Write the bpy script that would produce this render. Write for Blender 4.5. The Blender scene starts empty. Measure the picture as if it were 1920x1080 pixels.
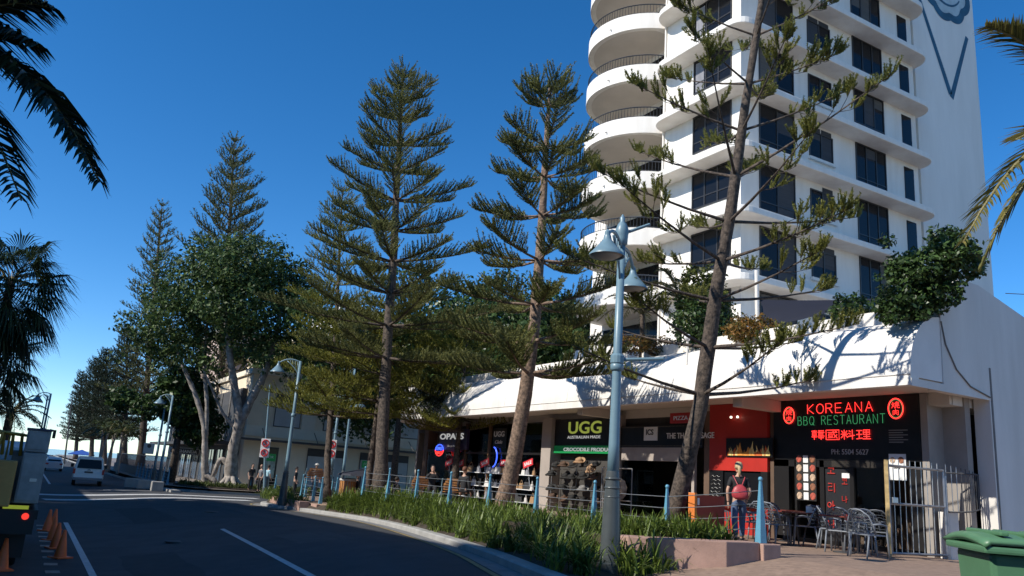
import bpy, bmesh, math, random
import numpy as np
from mathutils import Vector, Matrix
R = math.radians
rng = np.random.default_rng(7)
random.seed(7)
scene = bpy.context.scene
col = scene.collection

# ------------------------------------------------------------------ camera
CAM_H = 2.4
YAW, ROLL, PITCH = R(30), R(4.0), math.atan(359 / 1500.0)
FPX = 1500.0
c_f = Vector((math.sin(YAW) * math.cos(PITCH), math.cos(YAW) * math.cos(PITCH), math.sin(PITCH)))
c_r0 = Vector((math.cos(YAW), -math.sin(YAW), 0))
c_u0 = c_r0.cross(c_f)
c_up = c_u0 * math.cos(ROLL) - c_r0 * math.sin(ROLL)
c_rt = c_r0 * math.cos(ROLL) + c_u0 * math.sin(ROLL)
CAM = Vector((0, 0, CAM_H))
cam_data = bpy.data.cameras.new('camera')
cam = bpy.data.objects.new('camera', cam_data)
col.objects.link(cam)
cam_data.sensor_width = 36
cam_data.lens = 36 * FPX / 1920
cam_data.clip_end = 5000
cam.matrix_world = Matrix.Translation(CAM) @ Matrix((c_rt, c_up, -c_f)).transposed().to_4x4()
scene.camera = cam

def _ray(x, y):
    return c_f + c_rt * ((x - 960) / FPX) - c_up * ((y - 540) / FPX)
def at(x, y, d):            # a point seen at photo pixel x, y at depth d
    return CAM + _ray(x, y) * d
def onz(x, y, z):
    r = _ray(x, y); return CAM + r * ((z - CAM_H) / r.z)
def onx(x, y, X):
    r = _ray(x, y); return CAM + r * (X / r.x)
def ony(x, y, Y):
    r = _ray(x, y); return CAM + r * (Y / r.y)

# ------------------------------------------------------------------ sky and sun
SUN_AZ = R(92)              # direction the light travels, from +Y towards +X
SUN_EL = R(37)
w = bpy.data.worlds.new('World'); scene.world = w; w.use_nodes = True
nt = w.node_tree
sky = nt.nodes.new('ShaderNodeTexSky'); sky.sky_type = 'NISHITA'; sky.sun_disc = False
sky.sun_elevation = SUN_EL
sky.sun_rotation = SUN_AZ + math.pi
sky.air_density = 1.0; sky.dust_density = 0.0; sky.ozone_density = 3.0; sky.altitude = 3000
bg = nt.nodes['Background']; bg.inputs['Strength'].default_value = 0.145
hs = nt.nodes.new('ShaderNodeHueSaturation'); hs.inputs['Saturation'].default_value = 1.3
nt.links.new(sky.outputs[0], hs.inputs['Color']); nt.links.new(hs.outputs[0], bg.inputs[0])
sun_d = bpy.data.lights.new('sun', 'SUN'); sun_d.energy = 4.2; sun_d.angle = R(0.55); sun_d.color = (1, .95, .86)
sun = bpy.data.objects.new('sun', sun_d); col.objects.link(sun)
sdir = Vector((math.sin(SUN_AZ) * math.cos(SUN_EL), math.cos(SUN_AZ) * math.cos(SUN_EL), -math.sin(SUN_EL)))
sun.rotation_euler = (-sdir).to_track_quat('Z', 'Y').to_euler()
scene.view_settings.view_transform = 'Standard'
scene.view_settings.look = 'None'
scene.view_settings.exposure = 0.4
scene.view_settings.gamma = 1
scene.view_settings.use_curve_mapping = False
scene.cycles.use_denoising = True
scene.cycles.max_bounces = 6
scene.cycles.transparent_max_bounces = 12

# ------------------------------------------------------------------ helpers
class MB:
    def __init__(s): s.v = []; s.f = []
    def quad(s, a, b, c, d):
        n = len(s.v); s.v += [tuple(a), tuple(b), tuple(c), tuple(d)]; s.f.append((n, n+1, n+2, n+3)); return s
    def poly(s, pts):
        n = len(s.v); s.v += [tuple(p) for p in pts]; s.f.append(tuple(range(n, n+len(pts)))); return s
    def box(s, x0, x1, y0, y1, z0, z1):
        n = len(s.v)
        s.v += [(x0,y0,z0),(x1,y0,z0),(x1,y1,z0),(x0,y1,z0),(x0,y0,z1),(x1,y0,z1),(x1,y1,z1),(x0,y1,z1)]
        s.f += [(n,n+3,n+2,n+1),(n+4,n+5,n+6,n+7),(n,n+1,n+5,n+4),(n+1,n+2,n+6,n+5),(n+2,n+3,n+7,n+6),(n+3,n,n+4,n+7)]
        return s
    def prism(s, pts, z0, z1):
        n = len(s.v); k = len(pts)
        zs0 = z0 if hasattr(z0, '__len__') else [z0]*k
        zs1 = z1 if hasattr(z1, '__len__') else [z1]*k
        s.v += [(p[0], p[1], a) for p, a in zip(pts, zs0)] + [(p[0], p[1], b) for p, b in zip(pts, zs1)]
        s.f.append(tuple(range(n+k-1, n-1, -1))); s.f.append(tuple(range(n+k, n+2*k)))
        for i in range(k):
            j = (i+1) % k; s.f.append((n+i, n+j, n+k+j, n+k+i))
        return s
    def extrude(s, prof, a, b, plane='xz'):       # profile in xz (swept along y) or yz (swept along x)
        n = len(s.v); k = len(prof)
        for t in (a, b):
            for p in prof:
                s.v.append((p[0], t, p[1]) if plane == 'xz' else (t, p[0], p[1]))
        s.f.append(tuple(range(n, n+k))); s.f.append(tuple(range(n+2*k-1, n+k-1, -1)))
        for i in range(k):
            j = (i+1) % k; s.f.append((n+i, n+k+i, n+k+j, n+j))
        return s
    def tube(s, pts, rad, seg=8, cap=True):
        pts = [Vector(p) for p in pts]; k = len(pts)
        rads = rad if hasattr(rad, '__len__') else [rad]*k
        n = len(s.v); ref = None
        for i, p in enumerate(pts):
            t = (pts[min(i+1, k-1)] - pts[max(i-1, 0)]).normalized()
            if ref is None:
                ref = Vector((0, 0, 1)) if abs(t.z) < .9 else Vector((1, 0, 0))
            a = t.cross(ref)
            if a.length < 1e-4: a = t.cross(Vector((0, 1, 0)))
            a.normalize(); b = a.cross(t); ref = b * -1 if False else b
            for j in range(seg):
                an = 2*math.pi*j/seg
                s.v.append(tuple(p + a*(math.cos(an)*rads[i]) + b*(math.sin(an)*rads[i])))
            ref = b
        for i in range(k-1):
            for j in range(seg):
                q = (j+1) % seg
                s.f.append((n+i*seg+j, n+i*seg+q, n+(i+1)*seg+q, n+(i+1)*seg+j))
        if cap:
            s.f.append(tuple(n+j for j in range(seg-1, -1, -1))); s.f.append(tuple(n+(k-1)*seg+j for j in range(seg)))
        return s
    def lathe(s, prof, c=(0, 0, 0), seg=16, axis='z'):
        n = len(s.v); k = len(prof)
        for (r, h) in prof:
            for j in range(seg):
                an = 2*math.pi*j/seg
                q = (r*math.cos(an), r*math.sin(an), h)
                if axis == 'x': q = (q[2], q[0], q[1])
                if axis == 'y': q = (q[0], q[2], q[1])
                s.v.append((c[0]+q[0], c[1]+q[1], c[2]+q[2]))
        for i in range(k-1):
            for j in range(seg):
                q = (j+1) % seg
                s.f.append((n+i*seg+j, n+i*seg+q, n+(i+1)*seg+q, n+(i+1)*seg+j))
        s.f.append(tuple(n+j for j in range(seg-1, -1, -1))); s.f.append(tuple(n+(k-1)*seg+j for j in range(seg)))
        return s
    def xf(s, m, start=0):
        for i in range(start, len(s.v)): s.v[i] = tuple(m @ Vector(s.v[i]))
        return s
    def build(s, name, mat=None, parent=None, smooth=False, bevel=0, loc=None):
        me = bpy.data.meshes.new(name); me.from_pydata(s.v, [], s.f); me.update()
        bm = bmesh.new(); bm.from_mesh(me)
        if len(s.f) < 20000: bmesh.ops.recalc_face_normals(bm, faces=bm.faces)
        if bevel:
            bmesh.ops.bevel(bm, geom=[e for e in bm.edges if e.is_manifold and e.calc_face_angle(0) > .5], offset=bevel, segments=2, affect='EDGES', profile=.6)
        bm.to_mesh(me); bm.free()
        return link(name, me, mat, parent, smooth, loc)

def link(name, me, mat=None, parent=None, smooth=False, loc=None):
    o = bpy.data.objects.new(name, me); col.objects.link(o)
    if mat is not None and not len(me.materials): me.materials.append(mat)
    if parent is not None: o.parent = parent
    if loc is not None: o.location = loc
    if smooth:
        me.polygons.foreach_set('use_smooth', [True]*len(me.polygons))
        if smooth == 'auto':
            try: me.set_sharp_from_angle(angle=R(40))
            except Exception: pass
    return o
def tri_mesh(name, verts, mat, parent=None, n=3, loc=None):      # verts (k,n,3) -> loose n-gons
    k = len(verts); me = bpy.data.meshes.new(name)
    me.vertices.add(k*n); me.vertices.foreach_set('co', np.ascontiguousarray(verts, dtype=np.float32).ravel())
    me.loops.add(k*n); me.loops.foreach_set('vertex_index', np.arange(k*n, dtype=np.int32))
    me.polygons.add(k); me.polygons.foreach_set('loop_start', np.arange(0, k*n, n, dtype=np.int32))
    me.polygons.foreach_set('loop_total', np.full(k, n, dtype=np.int32))
    me.update(calc_edges=True); me.validate()
    return link(name, me, mat, parent, loc=loc)
def thing(name, label, cat, loc=(0, 0, 0), rz=0, group=None):
    o = bpy.data.objects.new(name, None); col.objects.link(o); o.empty_display_size = .2
    o.location = loc; o.rotation_euler = (0, 0, rz)
    return tag(o, label, cat, group)
def tag(o, label=None, cat=None, group=None, kind=None):
    if label: o['label'] = label
    if cat: o['category'] = cat
    if group: o['group'] = group
    if kind: o['kind'] = kind
    return o
TMP = bpy.data.scenes.new('tmp')
def evaluated_mesh(o):                     # modifiers / text to a plain mesh, in a scratch scene so that it stays quick
    TMP.collection.objects.link(o); vl = TMP.view_layers[0]; vl.update(); dg = vl.depsgraph
    me = bpy.data.meshes.new_from_object(o.evaluated_get(dg)); TMP.collection.objects.unlink(o); bpy.data.objects.remove(o)
    return me
def struct(o): o['kind'] = 'structure'; return o
def copy_tree(o, parent=None, skip=()):
    c = o.copy(); col.objects.link(c); c.parent = parent
    for ch in list(o.children):
        if ch.name.split('.')[0] not in skip: copy_tree(ch, c)
    return c
def sstep(x, a, b):
    t = min(1, max(0, (x-a)/(b-a))); return t*t*(3-2*t)

# ------------------------------------------------------------------ materials
MATS = {}
def mat(name, c, rough=.6, var=.12, scale=4.0, bump=0.0, bscale=None, metal=0.0, spec=.5, c2=None, emit=None, estr=1.0, stretch=None, coat=0):
    if name in MATS: return MATS[name]
    m = bpy.data.materials.new(name); m.use_nodes = True; t = m.node_tree; b = t.nodes['Principled BSDF']
    b.inputs['Roughness'].default_value = rough; b.inputs['Metallic'].default_value = metal
    b.inputs['Specular IOR Level'].default_value = spec; b.inputs['Coat Weight'].default_value = coat
    c = tuple(c)
    if var > 0 or c2:
        tc = t.nodes.new('ShaderNodeTexCoord'); src = tc.outputs['Object']
        if stretch:
            mp = t.nodes.new('ShaderNodeMapping'); mp.inputs['Scale'].default_value = stretch
            t.links.new(src, mp.inputs[0]); src = mp.outputs[0]
        n = t.nodes.new('ShaderNodeTexNoise'); n.inputs['Scale'].default_value = scale; n.inputs['Detail'].default_value = 6; n.inputs['Roughness'].default_value = .62
        t.links.new(src, n.inputs['Vector'])
        r = t.nodes.new('ShaderNodeValToRGB')
        lo = c2 if c2 else tuple(x*(1-var) for x in c); hi = c if c2 else tuple(min(1, x*(1+var)) for x in c)
        r.color_ramp.elements[0].position = .32; r.color_ramp.elements[1].position = .68
        r.color_ramp.elements[0].color = (*lo, 1); r.color_ramp.elements[1].color = (*hi, 1)
        t.links.new(n.outputs['Fac'], r.inputs[0]); t.links.new(r.outputs[0], b.inputs['Base Color'])
        if bump:
            n2 = t.nodes.new('ShaderNodeTexNoise'); n2.inputs['Scale'].default_value = bscale or scale*6; n2.inputs['Detail'].default_value = 5
            t.links.new(src, n2.inputs['Vector'])
            bp = t.nodes.new('ShaderNodeBump'); bp.inputs['Strength'].default_value = bump; bp.inputs['Distance'].default_value = .02
            t.links.new(n2.outputs['Fac'], bp.inputs['Height']); t.links.new(bp.outputs[0], b.inputs['Normal'])
    else:
        b.inputs['Base Color'].default_value = (*c, 1)
    if emit:
        b.inputs['Emission Color'].default_value = (*emit, 1); b.inputs['Emission Strength'].default_value = estr
    MATS[name] = m; return m
def leafmat(name, c, c2, trans=.3, scale=.9, rough=.55):
    if name in MATS: return MATS[name]
    m = bpy.data.materials.new(name); m.use_nodes = True; t = m.node_tree; b = t.nodes['Principled BSDF']
    b.inputs['Roughness'].default_value = rough; b.inputs['Specular IOR Level'].default_value = .3
    g = t.nodes.new('ShaderNodeNewGeometry'); n = t.nodes.new('ShaderNodeTexNoise'); n.inputs['Scale'].default_value = scale; n.inputs['Detail'].default_value = 4
    t.links.new(g.outputs['Position'], n.inputs['Vector'])
    ad = t.nodes.new('ShaderNodeMath'); ad.operation = 'MULTIPLY_ADD'; ad.inputs[1].default_value = .45; t.links.new(g.outputs['Random Per Island'], ad.inputs[0])
    sb = t.nodes.new('ShaderNodeMath'); sb.operation = 'MULTIPLY_ADD'; sb.inputs[1].default_value = .8; sb.inputs[2].default_value = -.12
    t.links.new(n.outputs['Fac'], sb.inputs[0]); t.links.new(sb.outputs[0], ad.inputs[2])
    r = t.nodes.new('ShaderNodeValToRGB'); r.color_ramp.elements[0].position = .2; r.color_ramp.elements[1].position = .85
    r.color_ramp.elements[0].color = (*c2, 1); r.color_ramp.elements[1].color = (*c, 1)
    t.links.new(ad.outputs[0], r.inputs[0]); t.links.new(r.outputs[0], b.inputs['Base Color'])
    tr = t.nodes.new('ShaderNodeBsdfTranslucent'); t.links.new(r.outputs[0], tr.inputs[0])
    mx = t.nodes.new('ShaderNodeMixShader'); mx.inputs[0].default_value = trans
    out = t.nodes['Material Output']
    t.links.new(b.outputs[0], mx.inputs[1]); t.links.new(tr.outputs[0], mx.inputs[2]); t.links.new(mx.outputs[0], out.inputs[0])
    MATS[name] = m; return m
WHITE = mat('white_render', (.84, .80, .735), .75, 0, 1.0, bump=.12, bscale=30, c2=(.73, .68, .61), stretch=(1.6, 1.6, .22))
WHITE2 = mat('weathered_white_render', (.73, .695, .64), .8, 0, .7, bump=.15, bscale=25, c2=(.60, .565, .51), stretch=(1.5, 1.5, .25))
WINDARK = mat('dark_window_glass', (.010, .011, .013), .12, 0, spec=.22)
FRAME = mat('dark_bronze_frame', (.03, .028, .027), .4, 0)
BLUE = mat('teal_blue_paint', (.16, .255, .305), .38, .10, 3, bump=.05, spec=.5)
BLUEL = mat('bright_blue_paint', (.11, .30, .42), .38, .12, 3, bump=.05)
GREYP = mat('dark_grey_wrap', (.07, .08, .082), .3, .15, 3)
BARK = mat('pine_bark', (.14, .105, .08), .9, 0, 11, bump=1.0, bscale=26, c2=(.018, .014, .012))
BARKL = mat('sunlit_scaly_bark', (.34, .23, .16), .9, 0, 11, bump=1.0, bscale=26, c2=(.05, .033, .025))  # brighter copy of the pine bark, sunlight put into its colour
CONC = mat('concrete', (.33, .32, .30), .85, .15, 2, bump=.2)
BLACK = mat('black_paint', (.012, .012, .013), .45, 0)
STEEL = mat('galvanised_steel', (.42, .43, .44), .38, .12, 6, metal=.75)
# ------------------------------------------------------------------ ground, road, kerbs, pavements
def lerp_tab(tab, y):
    if y <= tab[0][0]: return tab[0][1]
    for (a, va), (b, vb) in zip(tab, tab[1:]):
        if y <= b: return va + (vb-va)*(y-a)/(b-a)
    return tab[-1][1]
ZR = [(0, 1.0), (11, .95), (18, .8), (30, .55), (41, .35), (50, .28), (64, .1), (90, 0)]
def gz(x, y): return lerp_tab(ZR, y) * sstep(x, 1.5, 8.0)
def pz(y): return 1.38 - .58*sstep(y, 28, 36)
ASPH = mat('asphalt', (.045, .046, .05), .88, .25, 1.1, bump=.35, bscale=60)
GROUND = mat('sandy_ground', (.22, .19, .14), .95, .2, .05)
PAVE = mat('exposed_aggregate_paving', (.27, .185, .135), .85, .22, 7, bump=.3, bscale=80)
PAVE2 = mat('grey_brown_paving', (.24, .20, .17), .85, .2, 3, bump=.2, bscale=60)
SOIL = mat('dark_garden_soil', (.05, .037, .026), .95, .3, 4, bump=.5)
BROWNW = mat('brown_rendered_planter', (.38, .24, .19), .85, .16, 2.5, bump=.25, bscale=40)
PAINTW = mat('worn_white_road_paint', (.62, .62, .60), .8, 0, 7, c2=(.42, .42, .41))
PAINTY = mat('worn_yellow_kerb_paint', (.35, .25, .09), .8, 0, 6, c2=(.2, .16, .09))

struct(MB().quad((-2500, -2500, -.6), (2500, -2500, -.6), (2500, 2500, -.6), (-2500, 2500, -.6)).build('ground', GROUND))
SEA = mat('sea_water', (.03, .10, .17), .15, 0)
struct(MB().quad((-2400, 330, -.4), (2400, 330, -.4), (2400, 2450, -.4), (-2400, 2450, -.4)).build('sea', SEA))
xs = [-14, -9, -5, -2, 0] + [1.5+.5*i for i in range(15)] + [9.5, 11, 14, 20, 40, 75]
ys = [-15+2.0*i for i in range(60)] + [106, 120, 150, 200, 325]
mb = MB()
for y in ys:
    for x in xs: mb.v.append((x, y, gz(x, y)))
nx = len(xs)
for j in range(len(ys)-1):
    for i in range(nx-1): mb.f.append((j*nx+i, j*nx+i+1, (j+1)*nx+i+1, (j+1)*nx+i))
struct(mb.build('road', ASPH, smooth=True))

KERB = [(5.2, -8), (5.7, 0), (6.4, 6), (7.2, 11), (8.3, 15), (9.2, 18.5), (10.4, 24), (11.1, 29), (11.0, 33), (10.7, 37), (10.45, 40), (10.6, 42), (11.4, 43.6), (13, 44.4), (20, 44.7), (60, 44.7)]
def smooth_path(P, n=6):
    out = []
    for i in range(len(P)-1):
        p0, p1, p2, p3 = [Vector(P[max(0, min(len(P)-1, k))]) for k in (i-1, i, i+1, i+2)]
        for s in range(n):
            t = s/n
            out.append(.5*((2*p1)+(p2-p0)*t+(2*p0-5*p1+4*p2-p3)*t*t+(3*p1-p0-3*p2+p3)*t**3))
    out.append(Vector(P[-1])); return out
def kerb_sweep(name, path, w=.28, h=.14, zf=gz, m=CONC):
    mb = MB(); n = len(path)
    for i, p in enumerate(path):
        t = (path[min(n-1, i+1)]-path[max(0, i-1)]).normalized(); nn = Vector((t.y, -t.x))   # to the right = pavement side
        z = zf(p.x, p.y)
        for (o, dz) in ((0, -.3), (0, h-.03), (.035, h), (w, h+.005), (w, -.3)):
            q = p + nn*o; mb.v.append((q.x, q.y, z+dz))
    for i in range(n-1):
        for k in range(4): a = i*5+k; mb.f.append((a, a+1, a+6, a+5))
    return struct(mb.build(name, m))
KP = smooth_path(KERB)
kerb_sweep('kerb', KP)
# painted line on the gutter in front of the kerb
def ribbon(name, path, off, w, m, dz=.005, zf=gz):
    mb = MB(); n = len(path)
    for i, p in enumerate(path):
        t = (path[min(n-1, i+1)]-path[max(0, i-1)]).normalized(); nn = Vector((t.y, -t.x))
        for o in (off-w/2, off+w/2):
            q = p+nn*o; mb.v.append((q.x, q.y, zf(q.x, q.y)+dz))
    for i in range(n-1): mb.f.append((2*i, 2*i+1, 2*i+3, 2*i+2))
    return struct(mb.build(name, m))
GUT = mat('pale_gutter_concrete', (.19, .185, .18), .9, .2, 3, bump=.2)
ribbon('gutter', [p for p in KP if p.y < 44.5], -.19, .36, GUT, .006)
ribbon('yellow_kerb_line', [p for p in KP if 2 < p.y < 44.3], -.46, .10, PAINTY, .011)
# road markings
def line_on_road(name, a, b, w, m=PAINTW, dz=.006, n=12):
    a = Vector(a); b = Vector(b); path = [a.lerp(b, i/n) for i in range(n+1)]
    return ribbon(name, path, 0, w, m, dz)
line_on_road('edge_line_marking', (1.58, 4), (1.62, 31.5), .14)
for y0, y1 in ((13.2, 25.4), (-4, 4)): line_on_road('centre_line_marking', (4.78 if y0 > 0 else 4.3, y0), (5.4 if y0 > 0 else 4.6, y1), .12)
line_on_road('crossing_marking', (1.2, 45.0), (11.2, 46.6), 1.15)
line_on_road('crossing_marking', (1.0, 49.6), (12.5, 50.4), 1.3)
line_on_road('stop_line_marking', (4.6, 56.3), (7.9, 56.5), .35)
line_on_road('centre_line_marking', (1.9, 64), (1.9, 90), .14)
tile = None
for i in range(12):                               # pale square pavers along the parking lane
    y = 16.6+1.22*i
    if tile is None:
        tile = MB().box(-.13, .13, -.16, .16, -.02, .012).build('paver', mat('pale_paver', (.30, .25, .21), .8, .25, 5), bevel=.006); o = tile
    else:
        o = tile.copy(); col.objects.link(o)
    struct(o); o.location = (.92-.004*i, y, 0); o.rotation_euler = (0, 0, random.uniform(-.04, .04))

# near pavement (raised above the road), with the bed between kerb and fence
mb = MB(); Ys = [-8, 0, 6, 9, 10.0, 10.9, 11.1, 11.25, 11.4, 13, 20, 27] + [28+i for i in range(9)] + [38, 40, 42, 44.3]
def xl(y): return lerp_tab([(-8, 8.6), (6, 9.0), (10.9, 9.35), (11.4, 11.3), (13, 11.75), (30, 11.75), (36, 11.3), (41, 11.0), (42.6, 11.4), (44.3, 13.2)], y)
for y in Ys:
    z = pz(y); s_ = 1-sstep(y, 10.9, 11.4); mb.v += [(xl(y), y, -.3), (xl(y), y, z-.36*s_), (max(xl(y)+.1, 11.9), y, z), (45, y, z)]
for j in range(len(Ys)-1):
    a = 4*j; mb.f += [(a, a+1, a+5, a+4), (a+1, a+2, a+6, a+5), (a+2, a+3, a+7, a+6)]
mb.quad((13.2, 44.3, -.3), (45, 44.3, -.3), (45, 44.3, .8), (13.2, 44.3, .8))
struct(mb.build('pavement', PAVE))
mb = MB(); kp = [p for p in KP if 2 < p.y < 43.5]; m_ = 7
def bed_z(k, s, y): return (gz(k.x, k.y)+.13)*(1-s) + (pz(y)-.04-.36*(1-sstep(y, 10.9, 11.4)))*s
for p in kp:
    x1 = max(xl(p.y)+.02, p.x+.35); x0 = p.x+.27
    for i in range(m_):
        s = i/(m_-1); mb.v.append((x0+(x1-x0)*s, p.y, bed_z(p, s**.7, p.y)))
for j in range(len(kp)-1):
    for i in range(m_-1): a = j*m_+i; mb.f.append((a, a+1, a+m_+1, a+m_))
struct(mb.build('garden_bed', SOIL))
# brown retaining walls of the planters
pw = thing('planter_wall', 'long brown rendered planter wall beside the big street lamp base', 'planter', (0, 0, 0))
mb = MB().prism([(9.2, 11.75), (9.3, 11.45), (10.62, 10.42), (11.45, 10.44), (11.45, 10.8), (10.75, 10.8), (9.5, 11.85)], .7, [1.58, 1.58, 1.62, 1.62, 1.62, 1.62, 1.58])
mb.build('wall', BROWNW, pw, bevel=.015)
MB().box(11.455, 11.9, 10.36, 10.85, .7, 1.60).build('end_block', BROWNW, pw, bevel=.02)
mb = MB(); mb.prism([(9.6, 11.75), (10.75, 10.85), (11.7, 10.85), (11.9, 13), (11.7, 16), (9.4, 16)], 1.0, 1.50)
struct(mb.build('planter_soil', SOIL))
pw = thing('planter_wall', 'low brown planter wall at the street corner below the blue posts', 'planter')
MB().prism([(10.75, 40.9), (10.75, 35.9), (11.2, 35.9), (11.2, 40.9)], .1, .86).build('wall', BROWNW, pw, bevel=.015)
MB().box(11.22, 11.75, 34.95, 35.75, .2, .80).build('end_block', BROWNW, pw, bevel=.02)
# far block: pavement, kerb, garden strip
FAR = [(8.6, 300), (8.5, 75), (8.6, 62), (9.2, 59.2), (11, 57.6), (14, 57), (60, 57)]
FP = smooth_path(FAR)
kerb_sweep('kerb', FP)
mb = MB().poly([(p.x+.02, p.y+.05, .46) for p in FP] + [(60, 300, .46)])
struct(mb.build('pavement', PAVE2))
struct(MB().prism([(9.4, 62), (9.9, 59.4), (11.2, 58.2), (14, 57.6), (19.5, 57.6), (19.5, 60.2), (13, 61), (10.2, 64)], .3, .56).build('garden_bed', SOIL))
# opposite side of the road
struct(MB().box(-30, -2.5, -40, 300, -.3, .14).build('pavement', PAVE2))
struct(MB().box(-2.5, -2.25, -40, 300, -.3, .145).build('kerb', CONC))

# repairs, stains and covers in the asphalt
PATCH = mat('newer_asphalt_patch', (.030, .031, .034), .9, .2, 3, bump=.3, bscale=60)
PATCHL = mat('worn_asphalt_patch', (.062, .062, .064), .9, .2, 3, bump=.3, bscale=60)
for i, (x0, y0, x1, y1, m_) in enumerate(((2.3, 17, 3.5, 21.5, PATCH), (6.0, 19.5, 7.4, 22.0, PATCHL), (3.6, 30, 5.0, 38, PATCH), (7.6, 27, 8.3, 40, PATCHL), (2.2, 41.5, 4.0, 43.5, PATCHL))):
    n_ = 6; mb = MB()
    for j in range(n_+1):
        y = y0+(y1-y0)*j/n_
        for x in (x0, (x0+x1)/2, x1): xx = x+random.uniform(-.06, .06); mb.v.append((xx, y, gz(xx, y)+.004))
    for j in range(n_):
        for k in range(2): a = 3*j+k; mb.f.append((a, a+1, a+4, a+3))
    struct(mb.build('road_patch', m_))
for x, y in ((3.9, 23.5), (6.6, 33.0)):
    o = MB().lathe([(.001, .0), (.32, .0), (.32, .012), (.30, .014), (.001, .014)], (0, 0, 0), 24).build('manhole_cover', mat('cast_iron', (.05, .048, .045), .6, .2, 6, metal=.4)); o.location = (x, y, gz(x, y)); tag(o, 'round iron manhole cover in the road ' + ('near the centre line' if y < 30 else 'farther up the lane'), 'manhole cover')
# ------------------------------------------------------------------ buildings
# opposite side of the street (unseen; added and sized to shade the road)
OPPM = mat('cream_facade', (.50, .46, .40), .8, .1, .6)
for (y0, y1, h, lab) in ((-45, 8.5, 10.3, 'unseen low cream building across the road nearest the camera, sized for its shadow'), (8.7, 43.2, 13.7, 'unseen cream four storey building across the road behind the parked truck, sized for its shadow'), (43.4, 57, 8.6, 'unseen lower cream building across the road by the crossing, sized for its shadow'), (57.2, 130, 15.0, 'unseen long cream building across the road beyond the crossing, sized for its shadow')):
    b = thing('unseen_shading_building', lab, 'building', (-9, y0, .14))
    MB().box(-14, 0, 0, y1-y0, 0, h).build('wall', OPPM, b)
    MB().box(-14.2, .25, -.0, y1-y0, h, h+.35).build('roof', WHITE2, b)
    wm = None
    for fl in range(int(h//3.6)):
        for i in range(int((y1-y0)//3.2)):
            if wm is None: wm = MB().box(-.05, .04, -.9, .9, 0, 1.7).build('window', WINDARK, b); o = wm
            else: o = wm.copy(); col.objects.link(o)
            o.location = (0, 1.8+3.2*i, 1.0+3.6*fl)

# ---- tower
LV = [14.1+2.98*k for k in range(-3, 10)]        # slab undersides
TW = thing('apartment_tower', 'tall white apartment tower with round balconies above the shop awning', 'tower', (0, 0, 0))
ZT = LV[-1]+1.2
w_ = MB(); w_.box(25, 38.2, 23.8, 29.1, 5.2, ZT); w_.build('wall', WHITE, TW)
w_ = MB(); w_.box(26.4, 38.0, 29.1, 36.5, 5.2, ZT); w_.build('balcony_wall', WHITE, TW)
MB().box(38.2, 38.9, 24.6, 36, 5.2, ZT+2).build('stair_wall', WHITE2, TW)
GAB = MB().box(38.9, 45.2, 24.1, 36, 5.2, ZT+4).build('gable_wall', mat('gable_render', (.84, .80, .74), .8, 0, .6, c2=(.74, .70, .64), stretch=(1.2, 1.2, .2)), TW)
MB().tube([(24.93, 28.95, 6), (24.93, 28.95, ZT)], .05, 8).build('downpipe', WHITE, TW)
def arc(cx, cy, r, a0, a1, n=6):
    return [(cx+r*math.cos(R(a0+(a1-a0)*i/n)), cy+r*math.sin(R(a0+(a1-a0)*i/n))) for i in range(n+1)]
slab_pts = [(25.02, 29.02)] + arc(24.95, 28.0, 1.02, 90, 180) + arc(24.63, 23.48, .7, 180, 270) + arc(37.5, 23.8, 1.02, 270, 360) + [(38.52, 24.55), (37.9, 24.55), (37.9, 23.9), (25.1, 23.9), (25.1, 29.0)]
slab_me = None
def shared(first, name, parent, loc):
    o = first.copy(); col.objects.link(o); o.name = name; o.parent = parent; o.location = loc; return o
slab0 = MB().prism(slab_pts, 0, .30).build('floor_slab', WHITE, TW, bevel=.04); slab0.location = (0, 0, LV[0])
for z in LV[1:]: shared(slab0, 'floor_slab', TW, (0, 0, z))
# windows: frame + panes recessed look (proud dark frame, panes)
def window(parent, plane, a0, a1, z0, z1, n=2, hbar=None, first=[{}]):
    """plane 'L' = face X=25 (spans Y), 'R' = face Y=23.8 (spans X); built proud of the wall as a shallow frame"""
    key = (plane, round(a1-a0, 2), round(z1-z0, 2), n)
    cache = first[0]
    w = a1-a0; h = z1-z0
    def bx(mb, a, b, c, d, t0, t1):
        if plane == 'L': mb.box(-t1, -t0, a, b, c, d)
        else: mb.box(a, b, -t1, -t0, c, d)
    loc = (25, a0, z0) if plane == 'L' else (a0, 23.8, z0)
    if key in cache:
        src = cache[key]; c = copy_tree(src, parent); c.location = loc; return c
    g = MB(); bx(g, 0, w, 0, h, .004, .012)
    o = g.build('window', WINDARK, parent); o.location = loc
    fr = MB()
    for (a, b, c, d) in ((0, .06, 0, h), (w-.06, w, 0, h), (.06, w-.06, 0, .06), (.06, w-.06, h-.06, h)): bx(fr, a, b, c, d, .002, .05)
    fr.build('frame', FRAME, o)
    mu = MB()
    for i in range(1, n): x = w*i/n; bx(mu, x-.035, x+.035, .06, h-.06, .013, .045)
    if hbar: bx(mu, .06, w-.06, hbar, hbar+.05, .013, .04)
    mu.build('mullion', FRAME, o)
    cache[key] = o; return o
BLINDS = [mat('dim_blind_%d' % i, c, .8, .2, 2, stretch=(.3, .3, 8)) for i, c in enumerate(((.05, .05, .055), (.09, .085, .08), (.035, .04, .05)))]
SILL = None
CURT = mat('pale_curtain', (.22, .22, .24), .9, .3, 3, stretch=(9, 9, .3))
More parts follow.
